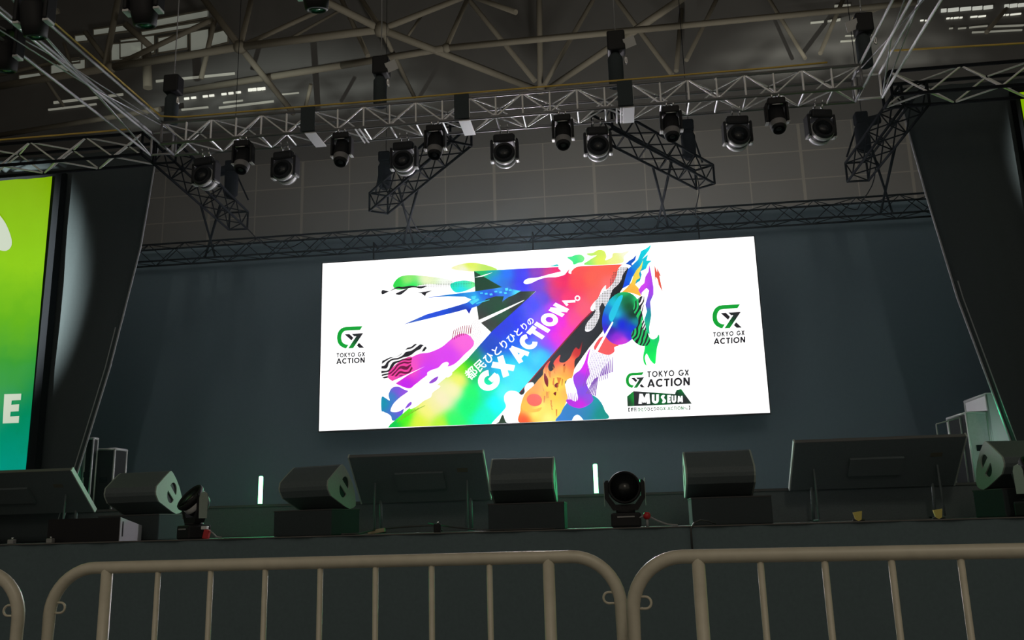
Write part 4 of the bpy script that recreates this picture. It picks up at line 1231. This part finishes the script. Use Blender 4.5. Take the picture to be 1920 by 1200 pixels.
# ================================================================== ON STAGE
# foldback video monitors leaning towards the audience (their backs face the camera)
def prompter(label, x0, x1, lz, lean_top_y, ztop, y0=11.2, z0=1.55):
    o = ((x0+x1)/2, y0, SZ)
    r = thing('foldback_monitor', label, 'monitor', o)
    d = Vector((0, lean_top_y-y0, ztop-z0))
    n = Vector((0, d.z, -d.y)).normalized()     # towards upstage
    def P(u, v, t):
        return Vector((u, y0, z0))+d*v+n*t
    g = MB()
    g.prism([(x0, 0), (x1, 0), (x1, 1), (x0, 1)], -.02, .03, P)
    g.build('back_shell', M_blackbox, r, o)
    MB().prism([(x0+.02, .03), (x1-.02, .03), (x1-.02, .97), (x0+.02, .97)], .031, .034, P).build('screen_glass', M_lens, r, o)
    for xe, nm in ((x0, 0), (x1, 1)):
        MB().prism([(xe-.008, -.01), (xe+.008, -.01), (xe+.008, 1.01), (xe-.008, 1.01)], -.024, .036, P).build('side_trim', mat('grey_trim', (0.42, 0.47, 0.44), 0.5) if 'grey_trim' not in bpy.data.materials else bpy.data.materials['grey_trim'], r, o)
    MB().prism([(x0, .992), (x1, .992), (x1, 1.008), (x0, 1.008)], -.021, .020, P).build('top_trim', mat('dark_trim', (0.13, 0.13, 0.13), 0.6) if 'dark_trim' not in bpy.data.materials else bpy.data.materials['dark_trim'], r, o)
    cx_ = (x0+x1)/2
    MB().prism([(cx_-.3, .3), (cx_+.3, .3), (cx_+.3, .65), (cx_-.3, .65)], -.05, -.021, P).build('connector_panel', M_blackbox, r, o)
    MB().prism([(x1-.35, .62), (x1-.22, .62), (x1-.22, .7), (x1-.35, .7)], -.024, -.021, P).build('sticker', mat('tan_sticker', (0.10, 0.09, 0.06), 0.7) if 'tan_sticker' not in bpy.data.materials else bpy.data.materials['tan_sticker'], r, o)
    for xe in (x0+.25, x1-.25):
        MB().tube([P(xe, .45, -.02), (xe, y0-.30, SZ+.02)], .012, 8).tube([P(xe, .05, -.0), (xe, y0+.02, SZ+.02)], .018, 8).tube([(xe, y0-.34, SZ+.015), (xe, y0+.2, SZ+.015)], .013, 8).build('stand_leg', M_blackbox, r, o)
    return r
prompter('black foldback monitor leaning back between the two left wedge speakers', -3.29, -1.64, 0, 10.62, 2.08)
prompter('wide black foldback monitor leaning at the right of the stage with a green-lit edge', 1.97, 3.85, 0, 10.62, 2.06)
prompter('black foldback monitor with a pale slanting edge at the far left below the lime banner', -8.9, -6.88, 0, 10.62, 2.05)

# wedge speakers on cloth covered boxes
PRF = [(.50, 1.0), (.58, .95), (.72, .80), (.86, .60), (.95, .40), (1.0, .16), (.99, .07), (.90, .02), (.78, .0), (.62, .05), (.40, .15), (.12, .28), (.02, .42), (.0, .50), (.02, .62), (.06, .66), (.25, .82), (.44, .97)]
def wedge(label, loc, rz, wdt=.70, flip=False, group='wedge speakers along the stage front'):
    r = thing('wedge_speaker', label, 'speaker', loc, R(rz), group)
    D_, H_ = .52, .50
    def P(u, v, t):
        return Vector((t, (u-.5)*D_, v*H_))
    MB().prism(PRF, -wdt/2+.014, wdt/2-.014, P).build('cabinet', M_blackbox, r)
    # half-moon hand holes in each side panel
    hA = [(.52, .50)]+[(.55+.13*math.cos(R(a)), .555+.13*math.sin(R(a))*1.0) for a in range(130, -51, -20)]
    def half(cx_, cy_, up):
        pts = []
        for k in range(11):
            a = math.pi*k/10
            x_, y_ = .15*math.cos(a), .20*math.sin(a)
            if not up:
                x_, y_ = -x_, -y_
            ca, sa = math.cos(R(-42)), math.sin(R(-42))
            pts.append((cx_+x_*ca-y_*sa*.6, cy_+x_*sa*1.1+y_*ca))
        return pts
    holes = [half(.61, .545, True), half(.54, .435, False)]
    for sg in (-1, 1):
        sp = MB().prism(PRF, sg*(wdt/2-.013), sg*(wdt/2+.004), P, holes=holes).build('side_panel', M_grey, r)
        for hl in holes:
            MB().prism(hl, sg*(wdt/2-.0132), sg*(wdt/2-.010), P).build('hand_hole', M_black, sp)
    # slanted perforated grille on the performer side
    g = MB()
    q = [PRF[i] for i in range(1, 6)]
    vs = []
    for u, v in q:
        vs += [P(u+.012, v+.012, -wdt/2+.03), P(u+.012, v+.012, wdt/2-.03)]
    g.add(vs, [(2*i, 2*i+1, 2*i+3, 2*i+2) for i in range(len(q)-1)])
    g.build('grille', M_black, r)
    MB().rbox(-.07, .03, -.5*D_-.012+.05, -.5*D_+.06, .18, .26, .004).build('connector_plate', mat('connector_plate', (0.06, 0.055, 0.05), 0.4, 0.5) if 'connector_plate' not in bpy.data.materials else bpy.data.materials['connector_plate'], r)
    return r
def riserbox(label, cx_, cy_, sx, sy, h, rz=0):
    o = (cx_, cy_, SZ)
    r = thing('speaker_box', label, 'box', o, R(rz))
    MB().rbox(-sx/2, sx/2, -sy/2, sy/2, 0, h, .012).build('box_body', M_cloth, r)
    MB().rbox(-sx/2-.004, sx/2+.004, -sy/2-.004, sy/2+.004, h-.012, h+.002, .003).build('cloth_top', mat('rubbed_cloth', (0.06, 0.06, 0.062), 0.9) if 'rubbed_cloth' not in bpy.data.materials else bpy.data.materials['rubbed_cloth'], r)
    return r
BH = .285
wspec = [(-5.66, 10.2, -8, 'grey-sided wedge speaker partly behind the left floor moving light', .70),
         (-3.51, 10.15, -20, 'grey-sided wedge speaker in front of the left end of the middle foldback monitor', .70),
         (-1.10, 10.05, 0, 'black wedge speaker seen square from behind, just left of the middle of the stage', .70),
         (1.03, 10.05, 0, 'black wedge speaker with a green-lit narrow side right of the middle of the stage', .72),
         (4.18, 10.15, 12, 'grey-sided wedge speaker at the right end of the stage below the pale cases', .70)]
for i, (x, y, rz, lb, wd) in enumerate(wspec):
    h = BH if i > 0 else .29
    wedge(lb, (x, y, SZ+h+.004), rz, wd)
    riserbox(['black box under the leftmost wedge speaker', 'black cloth covered box under the second wedge speaker from the left', 'black box under the wedge speaker left of the middle',
              'black box under the green-lit wedge speaker', 'black box under the rightmost wedge speaker'][i], x+(.05 if i in (2,) else (.08 if i == 3 else 0)), y-.06 if rz == 0 else y, .82, .52, h, rz)

# green LED tubes on the riser edge
def tube_light(label, px):
    p0, p1 = at(px[0], px[1], RY+.05), at(px[2], px[3], RY+.05)
    x = (p0.x+p1.x)/2
    o = (x, RY+.06, RZ)
    r = thing('led_tube', label, 'tube light', o, 0, 'green tubes on the riser')
    MB().lathe([(.001, 0), (.034, 0), (.034, .012), (.001, .012)], Matrix.Translation((x, RY+.06, RZ)), 16).build('foot', M_black, r, o)
    MB().tube([(x, RY+.06, RZ+.012), (x, RY+.06, p0.z-.01), (x, RY+.06, p0.z)], [.027, .027, .018], 14).build('glowing_tube', M_tube, r, o)
    return r
tube_light('upright glowing green tube light at the left of the stage', (488, 893, 488, 947))
tube_light('upright glowing green tube light left of the middle floor moving light', (1117, 870, 1117, 927))
light('tube_glow_light', 'SPOT', (-4.8, 11.70, 1.80), (-4.8, 6.7, -0.5), 60, (0.03, 1.0, 0.33), spot_size=R(152), spot_blend=0.12, shadow_soft_size=0.15)
light('tube_glow_light', 'SPOT', (-.35, 11.70, 1.80), (-.35, 6.7, -0.5), 60, (0.03, 1.0, 0.33), spot_size=R(152), spot_blend=0.12, shadow_soft_size=0.15)

# floor standing moving lights
def floor_head(label, loc, pan, tilt, group='moving lights on the stage floor'):
    r = thing('floor_light', label, 'stage light', loc, R(pan), group)
    bs = MB().rbox(-.155, .155, -.13, .13, .0, .15, .02).build('base', M_black, r)
    MB().rbox(-.09, .09, -.137, -.128, .10, .115, .003).build('base_display', M_edge, bs)
    MB().lathe([(.001, .15), (.10, .15), (.10, .175), (.001, .175)], None, 20).build('pan_bearing', M_black, r)
    yk = MB().prism([(-.21, .30), (-.21, .46), (-.19, .485), (-.165, .485), (-.165, .32), (-.10, .235), (.10, .235), (.165, .32), (.165, .485), (.19, .485), (.21, .46), (.21, .30), (.13, .175), (-.13, .175)], -.055, .055, lambda u, v, t: Vector((u, t, v))).build('yoke', M_black, r)
    for sg in (-1, 1):
        MB().prism([(-.045, .22), (.045, .22), (.05, .44), (.035, .49), (0, .505), (-.035, .49), (-.05, .44)], sg*.211, sg*.216, lambda u, v, t: Vector((t, u, v))).build('arm_cover', M_grey, yk)
    Mx = Matrix.Translation((0, 0, .40))@rot_to((0, -math.cos(R(tilt)), math.sin(R(tilt))))
    hd = MB().lathe([(.001, -.15), (.07, -.145), (.125, -.10), (.145, -.04), (.145, .04), (.165, .05), (.172, .075), (.165, .10), (.155, .105), (.150, .09), (.001, .085)], Mx, 32).build('head', M_black, r)
    MB().lathe([(.001, .093), (.146, .09)], Mx, 32).build('lens', M_lens, hd)
    MB().lathe([(.146, -.035), (.149, -.03), (.149, .02), (.146, .025)], Mx, 32).build('pale_band', M_white, hd)
    return r
f1 = floor_head('black round moving light standing at the middle of the stage front', (.01, 9.62, SZ), 0, 6)
f2 = floor_head('tilted black moving light with a grey arm standing at the left stage front', (-4.72, 9.6, SZ), -40, 40)
f3 = dup(f2, (4.03, 9.6, SZ), R(40), 'black moving light with a green-lit arm at the right picture edge')

# effect box left
o = (-5.73, 9.6, SZ)
r = thing('floor_box', 'low black box with a light grey slotted end at the left stage edge', 'box', o, R(-4))
WP = [(-.2, 0), (.2, 0), (.2, .165), (-.2, .255)]
MB().prism(WP, -.60, .28, lambda u, v, t: Vector((t, u, v))).build('box_body', M_black, r)
MB().prism(WP, .281, .290, lambda u, v, t: Vector((t, u, v))).build('end_panel', mat('light_grey_panel', (0.30, 0.29, 0.32), 0.6), r)
MB().rbox(.2905, .294, -.165, -.145, .05, .21, .002).build('slot', M_black, r)

# pale edged cases at both stage wings
def case(label, x0, x1, y0, y1, z0, z1, face, group=None):
    o = ((x0+x1)/2, (y0+y1)/2, z0)
    r = thing('flight_case', label, 'case', o, 0, group)
    MB().box(x0, x1, y0, y1, z0, z1).build('case_body', face, r, o)
    e = .016
    for a in (x0, x1):
        for b_ in (y0, y1):
            MB().tube([(a, b_, z0), (a, b_, z1)], e, 6).build('edge_profile', M_caseedge, r, o)
    for c in (z1,):
        MB().tube([(x0, y0, c), (x1, y0, c), (x1, y1, c), (x0, y1, c)], e, 6, closed=True).build('edge_profile', M_caseedge, r, o)
    MB().rbox((x0+x1)/2-.06, (x0+x1)/2+.06, y0-.012, y0-.002, (z0+z1)/2-.04, (z0+z1)/2+.04, .004).build('latch', M_blacksteel, r, o)
    return r
def openframe(label, x0, x1, y, z0, z1, lean):
    o = ((x0+x1)/2, y, z0)
    r = thing('rack_frame', label, 'frame', o)
    xm = (x0+x1)/2
    for a, b_ in ((x0, x0), (xm, xm)):
        MB().tube([(a, y, z0), (b_, y, z1+(a-x0)*lean)], .010, 6).build('upright', M_caseedge if a == xm else M_edge, r, o)
    MB().tube([(x0, y, z1), (x1, y, z1+(x1-x0)*lean)], .010, 6).build('top_rail', M_edge, r, o)
    MB().tube([(x1, y, z0), (x1, y, z1+(x1-x0)*lean)], .010, 6).build('upright', M_edge, r, o)
    return r
cA = case('tall pale-edged grey case nearest the stage opening at the right wing', 4.53, 4.79, 12.4, 13.1, RZ, 2.50, M_caseface)
MB().box(4.52, 4.528, 12.42, 13.08, RZ, 2.48).build('side_board', M_black, cA, (4.66, 12.75, RZ))  # added dark sheet, puts the shade on the case's left side
case('taller pale grey case behind the edge of the right drape', 4.83, 5.4, 12.45, 13.2, RZ, 2.74, mat('pale_case_board', (0.75, 0.74, 0.77), 0.6))
openframe('thin metal rack frame standing beside the right-hand cases', 4.19, 4.50, 12.55, RZ, 2.38, .25)
def px_x(px, Y):
    return at(px, 880, Y).x
case('dark case with pale edges behind the leftmost wedge speaker', px_x(178, 12.4), px_x(213, 12.4), 12.4, 12.72, RZ, 2.47, M_black)
case('slim tall dark case left of the pale-edged case at the left wing', px_x(157, 12.25), px_x(171, 12.25), 12.25, 12.36, RZ, 2.62, M_black)
case('pale board lit green behind the edge of the left drape', px_x(118, 12.5), px_x(153, 12.5), 12.5, 12.56, RZ, 2.36, mat('pale_green_board', (0.5, 0.52, 0.5), 0.6))
light('wing_glow_light', 'POINT', (-7.31, 11.57, 2.0), (0, 0, 0), 0.35, (0.05, 1.0, 0.35), shadow_soft_size=0.03)
light('wing_glow_light', 'POINT', (5.02, 12.25, 1.62), (0, 0, 0), 0.9, (0.05, 1.0, 0.40), shadow_soft_size=0.03)
light('wing_glow_light', 'POINT', (4.44, 11.52, 2.35), (0, 0, 0), 3.0, (0.05, 1.0, 0.40), shadow_soft_size=0.03)
light('wing_glow_light', 'POINT', (5.02, 12.0, 2.15), (0, 0, 0), 1.3, (0.92, 0.92, 1.0), shadow_soft_size=0.05)  # added pale lamp without a fitting, brightens the right case's front
light('wing_glow_light', 'POINT', (-8.15, 12.2, 1.70), (0, 0, 0), 1.2, (0.05, 1.0, 0.40), shadow_soft_size=0.05)

# small bits on the stage
def onst(px, py, Y):
    p = at(px, py, Y)
    return Vector((p.x, Y, SZ))
def clip(label, px, Y, m_, s=1.0):
    p = onst(px, 975, Y)
    r = thing('cable_marker', label, 'marker', p)
    MB().prism([(-.05*s, .10*s), (.05*s, .115*s), (.035*s, .02*s), (.0, 0), (-.03*s, .02*s)], -.015, .015, lambda u, v, t: Vector((u, t, v))).build('tape_flag', m_, r)
    MB().tube([(-.06*s, 0, .012), (.07*s, 0, .012)], .012, 6).build('cable_stub', M_cable, r)
    return r
clip('small yellow tape marker at the right stage edge, left of two', 1609, 9.25, M_tape, .85)
clip('small yellow tape marker at the right stage edge, right of two', 1760, 9.25, M_tape, .85)
p = onst(710, 980, 9.9)
MB().rbox(-.095, .095, -.03, .03, .04, .085, .008, Matrix.Rotation(R(-8), 4, 'Y')).build('x', M_beigetape)
o = bpy.data.objects['x']; o.name = 'cable_tape'; o.location = p+Vector((0, -.05, -.032))
tag(o, 'beige tape strip on the stage below the middle foldback monitor', 'tape')
p = onst(1213, 968, 9.5)
r = thing('red_plug', 'red plug on a cable right of the middle floor moving light', 'plug', p)
MB().lathe([(.001, .075), (.025, .078), (.038, .10), (.038, .125), (.025, .147), (.001, .15)], None, 16).build('plug_body', M_red, r)
MB().tube([(-.10, 0, .09), (-.03, 0, .11)], .010, 6).tube([(.03, 0, .10), (.10, -.02, .06), (.2, -.06, .02), (.3, -.1, .01)], .010, 6).tube([(0, 0, .08), (0, 0, 0)], .014, 8).build('cable_tail', M_greycable, r)
p = onst(386, 995, 9.42)
r = thing('red_plug', 'red and white power connector beside the left floor moving light', 'plug', p)
MB().rbox(-.03, .03, -.03, .03, .0, .10, .008, Matrix.Rotation(R(12), 4, 'Y')).build('plug_body', M_red, r)
MB().rbox(-.045, .02, -.03, .03, .10, .135, .006).build('white_cap', M_white, r)
MB().tube([(.02, 0, .1), (.08, 0, .06), (.13, -.02, .02), (.2, -.04, .01)], .008, 6).build('cable_tail', M_greycable, r)
cable('stage_cable', 'thin grey cable curving along the stage edge left of the middle', [onst(820, 970, 9.9)+Vector((-.1, 0, .10)), onst(850, 975, 9.7)+Vector((0, 0, .05)), onst(900, 985, 9.5)+Vector((0, 0, .012)), onst(960, 985, 9.35)+Vector((0, 0, .012)), onst(1040, 985, 9.25)+Vector((0, 0, .012))], .008, M_cable)
cable('stage_cable', 'thin cable from the beige tape towards the left along the stage', [onst(640, 990, 9.3)+Vector((0, 0, .01)), onst(675, 985, 9.5)+Vector((0, 0, .012)), onst(705, 980, 9.85)+Vector((0, 0, .05)), onst(760, 970, 10.1)+Vector((0, 0, .07)), onst(815, 968, 10.2)+Vector((0, 0, .08)), onst(830, 968, 10.2)+Vector((0, 0, .012))], .009, M_cable)
cable('stage_cable', 'short cable loop lying over the stage edge below the green-lit wedge speaker', [(.62, 8.94, SZ-.25), (.62, 8.938, SZ-.02), (.66, 8.95, SZ+.03), (.72, 9.02, SZ+.05), (.80, 9.1, SZ+.04), (.88, 9.2, SZ+.01)], .009, M_cable)
for px, lb in ((820, 'small black connector with a shiny pin left of the middle wedge speaker'), (25, 'small pale connector at the far left of the stage'), (97, 'small pale cable end near the left edge of the stage')):
    p = onst(px, 985, 9.35)
    r = thing('connector', lb, 'connector', p)
    MB().rbox(-.035, .035, -.03, .03, 0, .09 if px == 820 else .05, .008).build('housing', M_black if px == 820 else M_edge, r)
    MB().lathe([(.001, 0), (.012, 0), (.012, .02), (.001, .022)], Matrix.Translation((.005, 0, .09 if px == 820 else .05)), 10).build('pin', M_chrome, r)

# thin theatre haze hanging over the stage
hz = bpy.data.materials.new('theatre_haze')
hz.use_nodes = True
nt = hz.node_tree
nt.nodes.clear()
vs_ = nt.nodes.new('ShaderNodeVolumeScatter')
vs_.inputs['Color'].default_value = (0.66, 0.88, 1.0, 1)
vs_.inputs['Density'].default_value = 0.007
ou = nt.nodes.new('ShaderNodeOutputMaterial')
nt.links.new(vs_.outputs[0], ou.inputs['Volume'])
hzo = MB().box(-7.0, 4.4, SY+.3, 15.8, SZ+.02, 6.6).build('stage_haze', hz)
tag(hzo, 'thin haze hanging over the stage in front of the screen', 'haze', kind='stuff')

# ================================================================== CROWD BARRIERS
def barrier(label, p, rz, L, posts, thick, left_loop=True, right_loop=True, group='steel crowd barriers'):
    """p: lower left corner of the frame"""
    r = thing('crowd_barrier', label, 'barrier', p, rz, group)
    H_, rad, rt = 1.10, .155, .0205
    path = [(0, 0, .25)]
    path += [(rad-rad*math.cos(R(a)), 0, H_-rad+rad*math.sin(R(a))) for a in range(0, 91, 9)]
    path += [(L-rad+rad*math.sin(R(a)), 0, H_-rad+rad*math.cos(R(a))) for a in range(0, 91, 9)]
    path += [(L, 0, .25)]
    MB().tube(path, rt, 16, closed=True).build('outer_frame', M_barrier, r)
    for x in posts:
        MB().tube([(x, 0, .25), (x, 0, H_)], .0098, 10).build('bar', M_barrier, r)
    for x in thick:
        MB().tube([(x, 0, .0), (x, 0, H_)], .0195, 14).build('post', M_barrier, r)
        MB().tube([(x, -.3, .02), (x, .3, .02)], .02, 10).build('foot', M_barrier, r)
    for ok, x, sg in ((left_loop, 0, 1), (right_loop, L, -1)):
        if ok:
            zc, hw = 1.01-.04, .017
            pts = [(x+sg*.015, 0, zc+hw), (x+sg*.038, 0, zc+hw)]+[(x+sg*(.038+hw*math.sin(R(a))), 0, zc+hw*math.cos(R(a))) for a in range(18, 180, 18)]+[(x+sg*.038, 0, zc-hw), (x+sg*.015, 0, zc-hw)]
            MB().tube(pts, .004, 8).build('hook_loop', M_barrier, r)
    return r
BYM = 3.0
xl = at(92, 1160, BYM).x
xr = at(1166, 1160, BYM).x
L = xr-xl
def bx(px, py, Y=BYM):
    return at(px, py, Y).x-xl
barrier('middle beige steel crowd barrier filling the left half of the foreground', (xl, BYM, 0), 0, L,
        [bx(px, 1100) for px in (295, 394, 496.5, 600, 704, 809.5, 918.5)], [bx(199, 1100), bx(1030, 1100)])
PH = R(-9)
x2 = at(1188, 1160, 2.82).x
barrier('right beige steel crowd barrier running off the right picture edge', (x2, 2.80, 0), PH, 1.95,
        [.200+.1765*k for k in range(1, 9)], [.200, 1.76])
barrier('left beige steel crowd barrier whose rounded end shows at the left picture edge', (at(34, 1160, 2.92).x-2.0, 2.92, 0), 0, 2.0,
        [.3+.18*k for k in range(1, 8)], [.25, 1.75])
